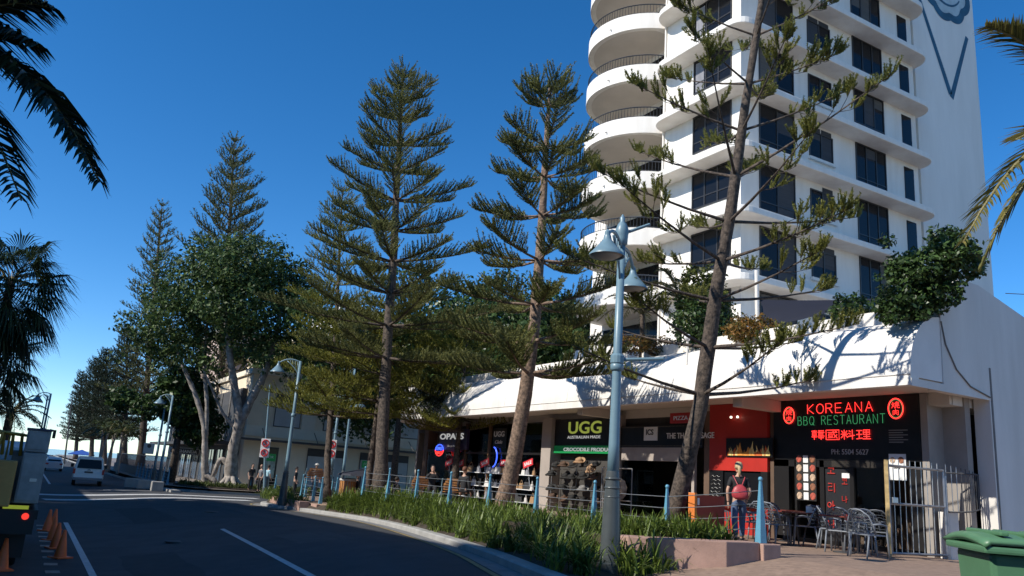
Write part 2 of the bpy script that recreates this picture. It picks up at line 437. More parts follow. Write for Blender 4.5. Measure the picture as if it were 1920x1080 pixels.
for k, z in enumerate(LV[:-1]):
    f = z+.30; top = LV[k+1]-.02
    window(TW, 'L', 24.35, 26.85, f+.9 if k % 2 else f+.75, top, 3, .5)
    if k in (5, 6, 8): MB().box(24.975, 24.987, 26.15, 26.72, f+1.0, top-.15).build('curtain', CURT, TW)
    window(TW, 'R', 26.15, 28.5, f+.05, top, 2, .8)
    window(TW, 'R', 29.55, 31.25, f+.95, top-.35, 2)
    s = MB().box(29.45, 31.35, 23.66, 23.8, f+.80, f+.94)
    s.build('window_sill', WHITE, TW)
    window(TW, 'R', 33.0, 35.4, f+.1, top, 3, .7)
    rb = random.Random(k*7+1)
    for (a0, a1, z0) in ((26.23, 27.3, f+.15), (27.35, 28.42, f+.15), (29.63, 30.36, f+1.05), (30.42, 31.17, f+1.05), (33.08, 33.76, f+.2), (33.84, 34.56, f+.2), (34.64, 35.32, f+.2)):
        q = rb.random()
        if q < .5: MB().box(a0, a1, 23.786, 23.7875, z0+(top-z0)*rb.choice((0, .3, .55, .75)), top-.1).build('blind', BLINDS[int(q*6)], TW)
    MB().box(36.95, 37.75, 23.77, 23.797, f+.15, top-.25).build('stair_window', WINDARK, TW)
DKW = mat('dark_outdoor_timber', (.10, .06, .04), .7, .2, 3)
# round balconies
BC = (26.3, 32.1); BR = 3.25
RAIL = mat('dark_rail', (.035, .045, .06), .45, 0)
TERR = mat('shaded_tan_soffit', (.62, .56, .49), .8, .06, 1)  # tan balcony undersides, their shade put into the colour
ring = [(BC[0]+BR*math.cos(R(a)), BC[1]+BR*math.sin(R(a))) for a in range(85, 252, 6)]
ang1 = [R(a) for a in range(85, 252, 6)]
def balcony(z):
    b = MB(); b.prism(ring + [(26.6, 29.1), (26.6, 35.3)], 0, .16)
    slab = b.build('balcony', WHITE, TW, smooth=False); slab.location = (0, 0, z)
    p = MB()
    for r0, r1 in ((BR+.06, BR-.10),):
        n = len(p.v)
        for a in ang1:
            c, s = math.cos(a), math.sin(a)
            for r_, zz in ((r0, -.03), (r0, .86), (r1, .86), (r1, .163)): p.v.append((BC[0]+r_*c, BC[1]+r_*s, zz))
        for i in range(len(ang1)-1):
            for k in range(4):
                q = (k+1) % 4; p.f.append((n+4*i+k, n+4*i+4+k, n+4*i+4+q, n+4*i+q))
        p.f.append((n, n+1, n+2, n+3)); e = n+4*(len(ang1)-1); p.f.append((e+3, e+2, e+1, e))
    pa = p.build('parapet', WHITE, slab, smooth='auto')
    r = MB(); rr = BR-.02
    r.tube([(BC[0]+rr*math.cos(a), BC[1]+rr*math.sin(a), 1.42) for a in ang1], .032, 5)
    r.tube([(BC[0]+rr*math.cos(a), BC[1]+rr*math.sin(a), .93) for a in ang1], .016, 4)
    r.build('handrail', RAIL, slab)
    q = MB()
    for i in range(56):
        a = ang1[0]+(ang1[-1]-ang1[0])*i/55; x, y = BC[0]+rr*math.cos(a), BC[1]+rr*math.sin(a)
        ox, oy = .10*math.cos(a), .10*math.sin(a)
        q.tube([(x, y, .87), (x+ox*.2, y+oy*.2, 1.0), (x+ox*.15, y+oy*.15, 1.2), (x, y, 1.42)], .014, 3, cap=False)
    q.build('balusters', RAIL, slab)
    MB().box(26.34, 26.395, 29.7, 35.2, .18, 2.62).build('balcony_door', WINDARK, slab)
    MB().prism([(x+.12*(x > 26.5), y) for x, y in [(BC[0]+(BR-.25)*math.cos(R(a)), BC[1]+(BR-.25)*math.sin(R(a))) for a in range(92, 246, 7)] + [(26.55, 29.4), (26.55, 35.1)]], -.012, -.002).build('balcony_soffit', TERR, slab)
    sp = MB().tube([(BC[0]-.9*BR-.2, BC[1]-.25*BR, .35), (BC[0]-.9*BR-.38, BC[1]-.26*BR, .22)], .03, 6); sp.build('drain_spout', STEEL, slab)
    return slab
ACM = mat('air_con_casing', (.6, .6, .58), .5, .08, 3)
b0 = balcony(LV[0]+.0)
for i_, z in enumerate(LV[1:]):
    c = copy_tree(b0, TW); c.location = (0, 0, z)
    if i_ % 3 == 1: o = MB().box(26.0, 26.3, 29.35, 30.1, 2.0, 2.55).build('air_conditioner', ACM, c, bevel=.02)
    if i_ % 3 == 2: o = MB().box(24.0, 24.5, 30.2, 31.2, .9, .94).build('balcony_table', DKW, c); MB().tube([(24.25, 30.7, .17), (24.25, 30.7, .9)], .03, 6).build('table_leg', DKW, o)
# mural on the gable: cone outline and swirl (painted shapes just proud of the wall)
MUR = mat('mural_teal_paint', (.02, .10, .17), .7, .25, 1.5)
MUR2 = mat('mural_pale_paint', (.42, .52, .55), .7, .15, 1.5)
def stroke2d(pts, w0, w1):
    out = MB(); n = len(pts)
    for i, p in enumerate(pts):
        p = Vector(p); t = (Vector(pts[min(n-1, i+1)])-Vector(pts[max(0, i-1)])).normalized(); nn = Vector((-t.y, t.x)); wd = w0+(w1-w0)*i/(n-1)
        for s in (-1, 1):
            q = p+nn*s*wd/2; out.v.append((q.x, 0, q.y))
    for i in range(n-1): out.f.append((2*i, 2*i+1, 2*i+3, 2*i+2))
    return out
def wallmark(mb, m, name='mural_stroke', y=24.09):
    for i, v in enumerate(mb.v): mb.v[i] = (v[0], y, v[2])
    return mb.build(name, m, GAB)
wallmark(stroke2d([(39.65, 31.1), (42.22, 25.75)], .30, .38), MUR)
wallmark(stroke2d([(44.35, 30.2), (42.30, 25.55)], .30, .38), MUR)
wallmark(stroke2d([(39.80, 31.1), (42.25, 26.15)], .05, .05), MUR2, y=24.085)
cx, cz = 42.3, 33.2
sc = []
for i in range(61):                              # scalloped lower edge of the swirl
    a = math.pi + math.pi*i/60; rr = 2.25+.22*abs(math.sin(a*4.5))
    sc.append((cx+rr*math.cos(a), cz+rr*1.0*math.sin(a)))
fill = MB().poly([(x, 0, z) for x, z in sc]); wallmark(fill, MUR2, 'mural_patch', 24.092)
wallmark(stroke2d(sc, .5, .5), MUR, y=24.086)
for r_, a0, a1 in ((1.7, 185, 330), (1.15, 200, 352), (.6, 180, 380)):
    wallmark(stroke2d([(cx+r_*math.cos(R(a0+(a1-a0)*i/24)), cz+r_*.9*math.sin(R(a0+(a1-a0)*i/24))) for i in range(25)], .24, .10), MUR, y=24.084)

# ---- podium with the curved awning
PD = thing('shop_building', 'low white shop building with long curved awning and raised side wall', 'building')
YA, YB = 10.06, 39.4
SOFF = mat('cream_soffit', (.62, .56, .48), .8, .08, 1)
AW = mat('awning_white_render', (.82, .79, .74), .7, 0, 1.2, bump=.15, bscale=12, c2=(.66, .63, .59), stretch=(.5, 1.5, .4))
prof = [(15.74, 4.88), (15.5, 4.88), (15.5, 5.12)] + [(16.62-1.12*math.cos(R(a)), 5.12+1.36*math.sin(R(a))) for a in range(8, 91, 8)] + [(17.6, 6.52), (17.6, 5.06), (15.78, 5.06)]
mb = MB(); n0 = 0
ysamp = [YA] + [YA+1.2*i for i in range(1, 22)] + [36.2, 37.0, 37.8, 38.5, 39.0, 39.35]
for y in ysamp:                                   # the far end sweeps round towards the building
    s = max(0, (y-35.4)/4.0); dx = 2.0*(1-math.sqrt(max(0, 1-min(1, s)**2)))
    for (x, z) in prof: mb.v.append((min(17.59, x+dx*(1 if x < 17.5 else 0)), y, z))
k = len(prof)
for j in range(len(ysamp)-1):
    for i in range(k):
        q = (i+1) % k; mb.f.append((j*k+i, (j+1)*k+i, (j+1)*k+q, j*k+q))
mb.f.append(tuple(range(k))); mb.f.append(tuple((len(ysamp)-1)*k+i for i in range(k-1, -1, -1)))
mb.build('awning', AW, PD, smooth='auto')
MB().box(15.76, 17.5, YA+.05, 36.6, 4.98, 5.055).build('soffit', SOFF, PD); MB().box(17.5, 17.62, YA+.4, 38.9, 4.7, 4.975).build('bulkhead', SOFF, PD)
for y0, y1, zz in ((15.1, 15.4, 4.68), (22.2, 22.5, 4.7)): MB().box(15.9, 17.5, y0, y1, zz, 4.975).build('soffit_beam', SOFF, PD)

MB().box(16.7, 17.0, YA+.3, 39, 6.525, 6.85).build('roof_parapet', WHITE, PD)
MB().box(17.6, 30, YA+.4, 39.4, 4.7, 6.55).build('roof', WHITE2, PD)
# raised side wall on the right with a sloping top, above and beside the restaurant
SW = WHITE2
mb = MB(); prof2 = [(16.64, 6.45), (16.7, 7.0), (17.5, 7.5), (18.2, 7.5), (20.2, 7.02), (26, 5.9), (26, 4.9), (16.62, 4.9)]
mb.v += [(x, YA-.02, z) for x, z in prof2] + [(x, YA+.35, z) for x, z in prof2]
k = len(prof2); mb.f += [tuple(range(k)), tuple(range(2*k-1, k-1, -1))] + [(i, k+i, k+(i+1) % k, (i+1) % k) for i in range(k)]
mb.build('side_wall', SW, PD)
MB().box(18.35, 26, YA-.018, YA+.35, .9, 4.9).build('side_wall', SW, PD)
MB().tube([(15.492, YA, 5.11), (15.492, 35.3, 5.11)], .014, 5).build('fascia_line', WHITE2, PD)
for y in (14.2, 18.4, 22.6, 26.8, 31.0): MB().tube([(prof[i][0]-.004, y, prof[i][1]+.003) for i in range(2, 13)], .008, 4).build('fascia_joint', WHITE2, PD)
DK = mat('grime_groove', (.16, .15, .14), .9, .2, 3)
MB().box(18.4, 18.46, YA-.03, YA-.017, 1.4, 5.6).build('wall_joint', DK, PD)
MB().tube([(16.64, YA-.03, 6.4), (16.75, YA-.04, 5.9), (17.1, YA-.04, 5.4), (17.6, YA-.04, 5.08), (18.35, YA-.04, 4.92)], .016, 5).build('cable', DK, PD)
MB().box(15.5, 18.36, YA-.024, YA-.002, 4.86, 5.02).build('end_trim', WHITE2, PD)
# inner return walls beside the restaurant
RET = mat('taupe_render', (.30, .27, .24), .85, .12, 1.2)
MB().box(18.0, 18.2, YA+.36, 11.15, 1.2, 4.97).build('return_wall', RET, PD)
MB().box(17.42, 18.0, 10.95, 11.12, 1.2, 4.97).build('return_wall', RET, PD)
# back wall of the shops and piers
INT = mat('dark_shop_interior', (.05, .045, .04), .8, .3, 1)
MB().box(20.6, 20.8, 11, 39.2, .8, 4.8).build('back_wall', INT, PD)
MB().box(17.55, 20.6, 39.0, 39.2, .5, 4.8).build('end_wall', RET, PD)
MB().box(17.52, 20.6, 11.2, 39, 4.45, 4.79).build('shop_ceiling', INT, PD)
PIER = mat('taupe_pier', (.36, .31, .27), .8, .1, 1.5)
for y0, y1, xx in ((15.38, 15.5, 17.42), (17.72, 17.95, 17.35), (21.9, 22.3, 17.2), (25.85, 26.5, 17.1), (33.2, 33.5, 17.4), (37.3, 37.75, 17.3)):
    MB().box(xx, 17.8, y0, y1, .6, 4.8).build('pier', PIER if xx < 17.3 else mat('brown_pier', (.12, .075, .05), .6, .2, 2), PD)
# ------------------------------------------------------------------ lettering helpers
M_W = Matrix(((0, 0, -1, 0), (-1, 0, 0, 0), (0, 1, 0, 0), (0, 0, 0, 1)))     # facing the street (-X)
M_S = Matrix(((1, 0, 0, 0), (0, 0, -1, 0), (0, 1, 0, 0), (0, 0, 0, 1)))      # facing -Y
def text(s, h, m, parent, loc, face='W', bold=0.0, width=None, depth=.006, name='lettering', align='LEFT', shear=0):
    cu = bpy.data.curves.new(name, 'FONT'); cu.body = s; cu.size = h/.70; cu.extrude = depth; cu.offset = bold; cu.align_x = align; cu.resolution_u = 3; cu.shear = shear
    me = evaluated_mesh(bpy.data.objects.new(name, cu)); bpy.data.curves.remove(cu)
    if width:
        xs_ = [v.co.x for v in me.vertices]; w0 = max(xs_)-min(xs_)
        for v in me.vertices: v.co.x *= width/w0
    me.transform(M_W if face == 'W' else M_S)
    me.name = name; me.materials.clear(); me.materials.append(m)
    o = bpy.data.objects.new(name, me); col.objects.link(o); o.parent = parent; o.location = loc
    return o
def L(*p): return list(p)
GL = {'K': [L((0,0),(0,1)), L((.6,1),(.05,.48),(.62,0))], 'O': [[(.35+.35*math.cos(R(a)), .5+.5*math.sin(R(a))) for a in range(0, 361, 24)]],
 'R': [L((0,0),(0,1),(.4,1),(.58,.88),(.58,.64),(.4,.52),(0,.52)), L((.3,.52),(.62,0))], 'E': [L((.58,1),(0,1),(0,0),(.6,0)), L((0,.52),(.5,.52))],
 'A': [L((0,0),(.33,1),(.66,0)), L((.13,.36),(.53,.36))], 'N': [L((0,0),(0,1),(.6,0),(.6,1))], 'B': [L((0,0),(0,1),(.38,1),(.52,.88),(.52,.66),(.38,.54),(0,.54)), L((.38,.54),(.58,.42),(.58,.14),(.4,0),(0,0))],
 'Q': [[(.35+.35*math.cos(R(a)), .5+.5*math.sin(R(a))) for a in range(0, 361, 24)], L((.42,.25),(.72,-.06))], 'S': [L((.58,.85),(.42,1),(.15,1),(.02,.84),(.1,.6),(.48,.44),(.58,.2),(.42,0),(.14,0),(0,.14))],
 'T': [L((0,1),(.66,1)), L((.33,1),(.33,0))], 'U': [L((0,1),(0,.2),(.15,0),(.45,0),(.6,.2),(.6,1))], ' ': []}
def bx_(a, b, c, d): return [(a, c), (b, c), (b, d), (a, d), (a, c)]
CJ = {'han': [L((0,.92),(.42,.92)), L((.21,1),(.21,.8)), bx_(.06,.36,.45,.78), L((.06,.61),(.36,.61)), L((0,.3),(.42,.3)), L((.21,.45),(.21,0)), L((.55,.95),(.95,.95)), L((.62,1),(.62,.8)), L((.5,.78),(1,.78)), bx_(.58,.9,.5,.68), L((.5,.38),(1,.38)), L((.55,.2),(.95,.2)), L((.75,.38),(.75,0))],
 'guo': [bx_(0,1,0,1), L((.15,.75),(.85,.75)), bx_(.2,.48,.36,.58), L((.15,.2),(.52,.24)), L((.55,.92),(.62,.5),(.86,.14)), L((.84,.52),(.6,.2)), L((.7,.9),(.8,.83))],
 'liao': [L((0,.55),(.5,.55)), L((.25,1),(.25,0)), L((.05,.9),(.17,.66)), L((.45,.9),(.33,.66)), L((.25,.55),(0,.15)), L((.25,.55),(.5,.2)), L((.6,.9),(.72,.78)), L((.58,.65),(.7,.55)), L((.52,.3),(1,.42)), L((.85,1),(.85,0))],
 'li': [L((0,.9),(.4,.9)), L((0,.5),(.4,.5)), L((0,.05),(.42,.12)), L((.2,.9),(.2,.08)), bx_(.5,.95,.5,.95), L((.5,.72),(.95,.72)), L((.725,.95),(.725,.05)), L((.52,.28),(.95,.28)), L((.45,.05),(1,.05))],
 'shao': [L((.2,.95),(.2,.55),(.02,.05)), L((.2,.5),(.4,.15)), L((.04,.72),(.1,.52)), L((.38,.76),(.3,.56)), L((.5,.9),(.92,.9)), L((.7,1),(.7,.75)), L((.45,.75),(.97,.75)), L((.5,.6),(.68,.6)), L((.58,.68),(.58,.48)), L((.74,.6),(.95,.6)), L((.84,.68),(.84,.48)), L((.42,.42),(1,.42)), L((.6,.42),(.55,.15),(.42,.02)), L((.78,.42),(.78,.08),(1,.08),(1,.2))],
 'rou': [L((.1,0),(.1,.75),(.9,.75),(.9,.06),(.78,0)), L((.5,1),(.5,.7),(.28,.42)), L((.5,.62),(.74,.42)), L((.5,.42),(.28,.1)), L((.5,.36),(.75,.1))],
 'ko': [L((.1,.95),(.85,.95),(.8,.5)), L((.12,.72),(.8,.72)), L((.45,.5),(.45,.15)), L((0,.12),(1,.12))], 'ri': [L((.05,.95),(.55,.95),(.55,.6),(.05,.6),(.05,.15),(.6,.2)), L((.88,1),(.88,0))],
 'a': [[(.28+.24*math.cos(R(a)), .55+.26*math.sin(R(a))) for a in range(0, 361, 30)], L((.75,1),(.75,0)), L((.75,.5),(1,.5))], 'na': [L((.08,.95),(.08,.25),(.55,.3)), L((.75,1),(.75,0)), L((.75,.5),(1,.5))]}
def strokes(S, w, h, r, x0=0, z0=0, mb=None):       # tubes in the (reading, up) plane on the street face
    mb = mb or MB()
    for s in S:
        pts = [(0, -(x0+p[0]*w), z0+p[1]*h) for p in s]
        mb.tube(pts, r, 5)
    return mb
NEONR = mat('red_neon', (.3, .01, .01), .4, 0, emit=(1, .035, .03), estr=1.9)
NEONG = mat('green_neon', (.03, .12, .06), .4, 0, emit=(.06, .42, .16), estr=.55)
SIGNB = mat('black_sign_panel', (.010, .010, .011), .3, .3, 3)
GREYT = mat('grey_lettering', (.45, .45, .43), .6, 0)
WHT = mat('white_lettering', (.78, .78, .76), .5, 0)
WHL = mat('backlit_white_lettering', (.78, .78, .76), .5, 0, emit=(.8, .82, .8), estr=.3)

# ---- Korean restaurant front
RS = thing('restaurant_front', 'black restaurant shopfront with red and green neon lettering', 'shopfront', (17.4, 0, 0))
def P(x, y, X=17.38): q = onx(x, y, X); return q.y, q.z
MB().box(0, .12, 11.13, 15.36, 3.42, 4.97).build('sign_panel', SIGNB, RS)
# posts and door frames
yv = [P(x, 900)[0] for x in (1478, 1489, 1536, 1541, 1592, 1597, 1664, 1703)]
BLK = mat('black_frame', (.012, .011, .011), .4, 0)
fr = MB()
for a, b in ((15.36, yv[0]), (yv[1], yv[1]-.07), (yv[2], yv[3]-.05), (yv[4], yv[5]-.04), (yv[6], yv[6]-.10), (yv[7], 11.13)):
    lo, hi = min(a, b), max(a, b); fr.box(0, .12, lo, hi, 1.3, 3.415)
fr.box(.0, .10, 11.13, 15.36, 3.25, 3.415); fr.box(.0, .1, 11.13, 15.36, 1.3, 1.48)
fr.build('frame', BLK, RS)
GLASS = bpy.data.materials.new('shop_glass'); GLASS.use_nodes = True
t = GLASS.node_tree; t.nodes.remove(t.nodes['Principled BSDF'])
gtr = t.nodes.new('ShaderNodeBsdfTransparent'); gtr.inputs[0].default_value = (.78, .8, .8, 1); ggl = t.nodes.new('ShaderNodeBsdfGlossy'); ggl.inputs['Roughness'].default_value = .02
fz = t.nodes.new('ShaderNodeFresnel'); fz.inputs[0].default_value = 1.5; mx = t.nodes.new('ShaderNodeMixShader')
t.links.new(fz.outputs[0], mx.inputs[0]); t.links.new(gtr.outputs[0], mx.inputs[1]); t.links.new(ggl.outputs[0], mx.inputs[2]); t.links.new(mx.outputs[0], t.nodes['Material Output'].inputs[0])
MB().box(.05, .06, yv[5], yv[3], 1.48, 3.25).build('door', mat('tinted_door_glass', (.03, .03, .033), .1, 0), RS)
MB().box(.055, .065, yv[6]-.05, yv[5]-.04, 1.48, 3.25).build('window_pane', GLASS, RS)
WALLIN = mat('brown_interior_wall', (.14, .09, .06), .8, .2, 2)
MB().box(1.6, 1.65, 11.2, 15.3, 1.3, 4.4).build('interior_wall', WALLIN, RS)
struct(MB().box(17.55, 20.5, 11.2, 39, .7, 1.385).build('shop_floor', PAVE2))
MB().box(.04, .055, yv[4]+.25, yv[4]+.0, 3.0, 3.12).build('notice', WHT, RS)
y0, z0 = P(1558, 851); y1, _ = P(1627, 843)
text('PH: 5504 5627', .13, GREYT, RS, (-.012, y0, z0-.01), width=y0-y1)
MB().box(-.006, .0, P(1663, 0)[0], P(1537, 0)[0], 3.262, 3.41).build('transom', mat('smoky_transom', (.045, .04, .035), .2, 0), RS)
def neon_word(s, pa, pb, h, m, r, nm):
    ya, za = pa; yb, zb = pb; n = len(s); W = ya-yb; mb = MB(); cell = W/(n-.25)
    for i, ch in enumerate(s): strokes(GL[ch], cell*1.06, h, r, i*cell, 0, mb)
    o = mb.build(nm, m, RS, smooth=True); o.location = (-.035, ya, (za+zb)/2)
neon_word('KOREANA', P(1515, 780), P(1638, 767), .24, NEONR, .0095, 'neon_word')
neon_word('BBQ RESTAURANT', P(1497, 803), P(1661, 787), .22, NEONG, .007, 'neon_word')
ya, za = P(1523, 827); yb, zb = P(1633, 821)
mb = MB(); cw = (ya-yb)/4.45
for i, kx in enumerate(('han', 'guo', 'liao', 'li')): strokes(CJ[kx], cw, .235, .0105, i*cw*1.15, 0, mb)
o = mb.build('neon_characters', NEONR, RS, smooth=True); o.location = (-.035, ya, (za+zb)/2)
for (px, py, rr) in ((1480, 779, .215), (1680, 766, .235)):
    yc, zc = P(px, py); mb = MB()
    mb.tube([(0, rr*.82*math.cos(R(a)), rr*math.sin(R(a))) for a in range(0, 361, 12)], .014, 5)
    o = mb.build('neon_ring', NEONR, RS, smooth=True); o.location = (-.035, yc, zc)
    mb = MB(); mb.tube([(0, rr*.72*math.cos(R(a)), rr*.88*math.sin(R(a))) for a in range(0, 361, 12)], .006, 4)
    o = mb.build('neon_ring', NEONG, RS, smooth=True); o.location = (-.035, yc, zc)
    mb = MB(); strokes(CJ['shao'], .2, .16, .007, -.10, .0, mb); strokes(CJ['rou'], .17, .14, .007, -.085, -.155, mb)
    o = mb.build('neon_characters', NEONR, RS, smooth=True); o.location = (-.04, yc, zc)
y0, z0 = P(1664, 806)
for i in range(6): MB().box(-.008, 0, y0-.5+.12*(i % 2), y0-.02, z0-.055*i-.02, z0-.055*i).build('small_print', mat('dim_print', (.25, .25, .24), .6, 0), RS)
# menu board of food photographs, door lettering, poster
FOOD = [mat('food_print_red', (.42, .09, .06), .5, .5, 14), mat('food_print_tan', (.5, .36, .25), .5, .5, 14), mat('food_print_brown', (.26, .11, .06), .5, .5, 14)]
ya, za = P(1492, 852); yb, zb = P(1531, 940)
MB().box(-.02, -.004, yb, ya, zb, za).build('menu_board', mat('menu_board_black', (.03, .028, .026), .4, 0), RS)
cw = (ya-yb)/3; rh = (za-zb)/5
for i in range(5):
    for j in range(3):
        if j == 1: MB().box(-.026, -.0205, ya-(j+.86)*cw, ya-(j+.14)*cw, za-(i+.9)*rh, za-(i+.1)*rh).build('menu_text', WHT, RS)
        else:
            mb = MB().lathe([(.001, 0), (.42*cw, 0), (.38*cw, .012), (.001, .02)], (0, 0, 0), 10, 'x'); mb.v = [(-v[0], v[1], v[2]*1.1) for v in mb.v]
            o = mb.build('menu_photo', FOOD[(i+j) % 3], RS); o.location = (-.021, ya-(j+.5)*cw, za-(i+.5)*rh)
RED = mat('dim_red_lettering', (.35, .03, .025), .5, 0, emit=(.5, .03, .02), estr=.25)
for i, kx in enumerate(('ko', 'ri', 'a', 'na')):
    ya, za = P(1549 if i % 2 == 0 else 1550, 880+i*33); mb = strokes(CJ[kx], .22, .22, .014); o = mb.build('door_lettering', RED, RS); o.location = (.03, ya, za-.12)
for i, kx in enumerate(('a', 'ko', 'na', 'ri')):
    ya, za = P(1576, 868+i*33); mb = strokes(CJ[kx], .16, .16, .010); o = mb.build('door_lettering', RED, RS); o.location = (.03, ya, za-.1)
ya, za = P(1666, 851); yb, zb = P(1699, 880)
MB().box(-.02, -.004, yb, ya, zb-.25, za).build('poster', WHT, RS)
for dy, rr in ((.10, .07), (.32, .075)):
    o = MB().lathe([(.001, 0), (rr, 0), (.001, .006)], (0, 0, 0), 14, 'x').build('poster_photo', FOOD[1] if dy < .2 else FOOD[2], RS); o.location = (-.03, ya-dy*(ya-yb)*2.3, za-.14)
text('BBQ', .06, BLK, RS, (-.022, ya-.12, za-.33), bold=.002)

# ---- red takeaway next door
RW = thing('takeaway_front', 'dark red takeaway shopfront with flame picture above its serving window', 'shopfront', (17.32, 0, 0))
REDP = mat('red_wall_paint', (.42, .022, .014), .5, .12, 1.5)
MB().box(0, .15, 15.52, 17.70, 3.08, 4.97).build('upper_wall', REDP, RW)
MB().box(0, .15, 15.52, 17.70, 1.3, 2.08).build('counter_front', REDP, RW)
MB().box(-.18, .0, 15.6, 17.3, 2.08, 2.14).build('counter_top', BLK, RW)
MB().box(.0, .15, 15.52, 15.75, 2.14, 3.08).build('side_post', BLK, RW)
MB().box(.06, .07, 15.75, 17.15, 2.14, 3.08).build('serving_window', WINDARK, RW)
MB().box(-.0, .15, 17.15, 17.7, 2.08, 3.075).build('blackboard', SIGNB, RW)
ch = mat('chalk', (.5, .5, .48), .8, 0)
for i in range(7):
    mb = MB().tube([(0, -.06*j, .025*math.sin(j*2.1+i)) for j in range(7)], .006, 3); o = mb.build('chalk_line', ch, RW); o.location = (-.008, 17.62-.03*(i % 2), 2.25+.11*i)
yb, zb = P(1450, 858, 17.32); ya, za = P(1363, 822, 17.32)
MB().box(-.03, -.002, yb, ya, zb, za).build('flame_picture', SIGNB, RW)
FL = [mat('flame_orange', (.85, .33, .06), .6, .3, 9), mat('flame_yellow', (.92, .62, .22), .6, .3, 9), mat('flame_red', (.6, .14, .03), .6, .3, 9)]
random.seed(3)
W = ya-yb; Hh = za-zb
for i in range(26):
    x = random.uniform(.06, .94)*W; hh = Hh*random.uniform(.25, .8)*(1.1 if i % 4 == 0 else .8); wd = random.uniform(.045, .10)
    pts = [(0, -(x-wd), .02), (0, -(x-wd*1.2), hh*.3), (0, -(x-wd*.2+.03*math.sin(i)), hh*.6), (0, -(x+.05*math.sin(i*1.7)), hh), (0, -(x+wd*.5), hh*.55), (0, -(x+wd*1.1), hh*.25), (0, -(x+wd), .02)]
    o = MB().poly(pts).build('flame', FL[i % 3], RW); o.location = (-.032-.0006*i, ya, zb+.02)
for yy in (16.5, 16.75):
    MB().lathe([(.001, 0), (.03, 0), (.03, .05), (.001, .06)], (0, 0, 0), 8).build('spot_lamp', mat('lit_bulb', (.8, .8, .7), .4, 0, emit=(1, .9, .7), estr=2.5), RW).location = (-.1, yy, 4.55)

# ---- massage and ice cream shop: black fascia
TF = thing('massage_shop_front', 'dark shopfront with black patterned fascia and small white square sign', 'shopfront', (17.3, 0, 0))
MB().box(0, .15, 17.97, 21.88, 3.72, 4.42).build('fascia', SIGNB, TF)
dots = MB()
for i in range(60):
    for zz in (3.76, 4.37): dots.box(-.006, 0, 18.0+.065*i, 18.03+.065*i, zz, zz+.02)
dots.build('fascia_border', mat('tan_dots', (.2, .17, .12), .6, 0), TF)
ya, za = P(1209, 801, 17.3); yb, zb = P(1233, 826, 17.3)
MB().box(-.03, -.002, yb, ya, zb, za).build('square_sign', WHT, TF)
text('ICS', (za-zb)*.4, BLK, TF, (-.034, ya-.1, zb+(za-zb)*.42), bold=.004, width=(ya-yb)*.55)
ya, za = P(1250, 815, 17.3); yb, _ = P(1335, 806, 17.3)
text('THE THAI MASSAGE', .17, WHT, TF, (-.01, ya, za-.12), width=(ya-yb)*1.05, bold=.003)
MB().box(.0, .1, 18.3, 18.42, 1.3, 3.72).build('door_post', PIER, TF)
MB().box(.0, .1, 18.42, 21.8, 3.3, 3.72).build('lintel', PIER, TF)
MB().box(.05, .06, 20.2, 21.85, 1.4, 3.3).build('window_pane', GLASS, TF)
o = MB().box(0, .05, 0, .9, 0, .3).build('pizza_sign', REDP); o.location = (16.3, 17.4, 4.35); tag(o, 'small red hanging pizza sign under the awning', 'sign')
t_ = text('PIZZA', .12, WHT, o, (-.006, .75, .09), width=.6)

# ---- sheepskin boot shop
UF = thing('boot_shop_front', 'black boot shop sign with lime lettering over racks of hats', 'shopfront', (17.25, 0, 0))
MB().box(0, .15, 22.32, 25.83, 3.78, 4.75).build('sign_panel', SIGNB, UF)
GRN = mat('green_sign_strip', (.01, .22, .06), .4, 0, emit=(.01, .25, .07), estr=.08)
MB().box(-.01, .15, 22.32, 25.83, 3.5, 3.775).build('sign_strip', GRN, UF)
LIME = mat('lime_lettering', (.62, .72, .14), .5, 0, emit=(.55, .68, .12), estr=.22)
ya, za = P(1064, 819, 17.24); yb, zb = P(1126, 815, 17.24)
text('UGG', .42, LIME, UF, (-.012, ya, 4.22), width=(ya-yb), bold=.012)
text('AUSTRALIAN MADE', .105, WHL, UF, (-.012, ya, 4.03), width=(ya-yb)*1.0)
text('CROCODILE PRODUCTS', .12, WHL, UF, (-.022, P(1057, 840, 17.24)[0], 3.58), width=3.2, bold=.003)
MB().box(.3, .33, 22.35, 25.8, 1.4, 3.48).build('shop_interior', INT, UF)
# ---- display windows left of the column
DF = thing('gift_shop_front', 'glazed gift shop display windows left of the tree shaded column', 'shopfront', (17.3, 0, 0))
WOOD = mat('brown_timber_post', (.16, .085, .04), .6, .25, 3, stretch=(6, 6, .6))
for y in (26.55, 28.7, 30.9, 33.1): MB().box(-.05, .1, y, y+.12, .9, 4.75).build('post', WOOD if y > 28 else BLK, DF)
for a, b in ((26.68, 28.69), (28.83, 30.89), (31.03, 33.09)): MB().box(.03, .04, a, b, 1.3, 4.7).build('window_pane', GLASS, DF)
MB().box(-.03, .08, 26.5, 33.2, 3.42, 3.5).build('transom', BLK, DF)
ya, za = P(927, 803, 17.3); yb, zb = P(947, 840, 17.3)
MB().box(-.02, .0, yb-.1, ya, zb, za).build('poster', SIGNB, DF)
text('UGG', .22, WHT, DF, (-.03, ya-.05, za-.36), width=(ya-yb)*.85, bold=.006)
text('Clele', .15, WHT, DF, (-.03, ya-.15, za-.66), width=(ya-yb)*.6, shear=.3)
SHELF = mat('white_shelf', (.7, .7, .69), .5, .05)
for zz in (1.55, 2.05, 2.6):
    for a, b in ((26.8, 28.6), (28.9, 30.8), (31.1, 33.0)): MB().box(-.32, -.06, a, b, zz, zz+.03).build('shelf', SHELF, DF)
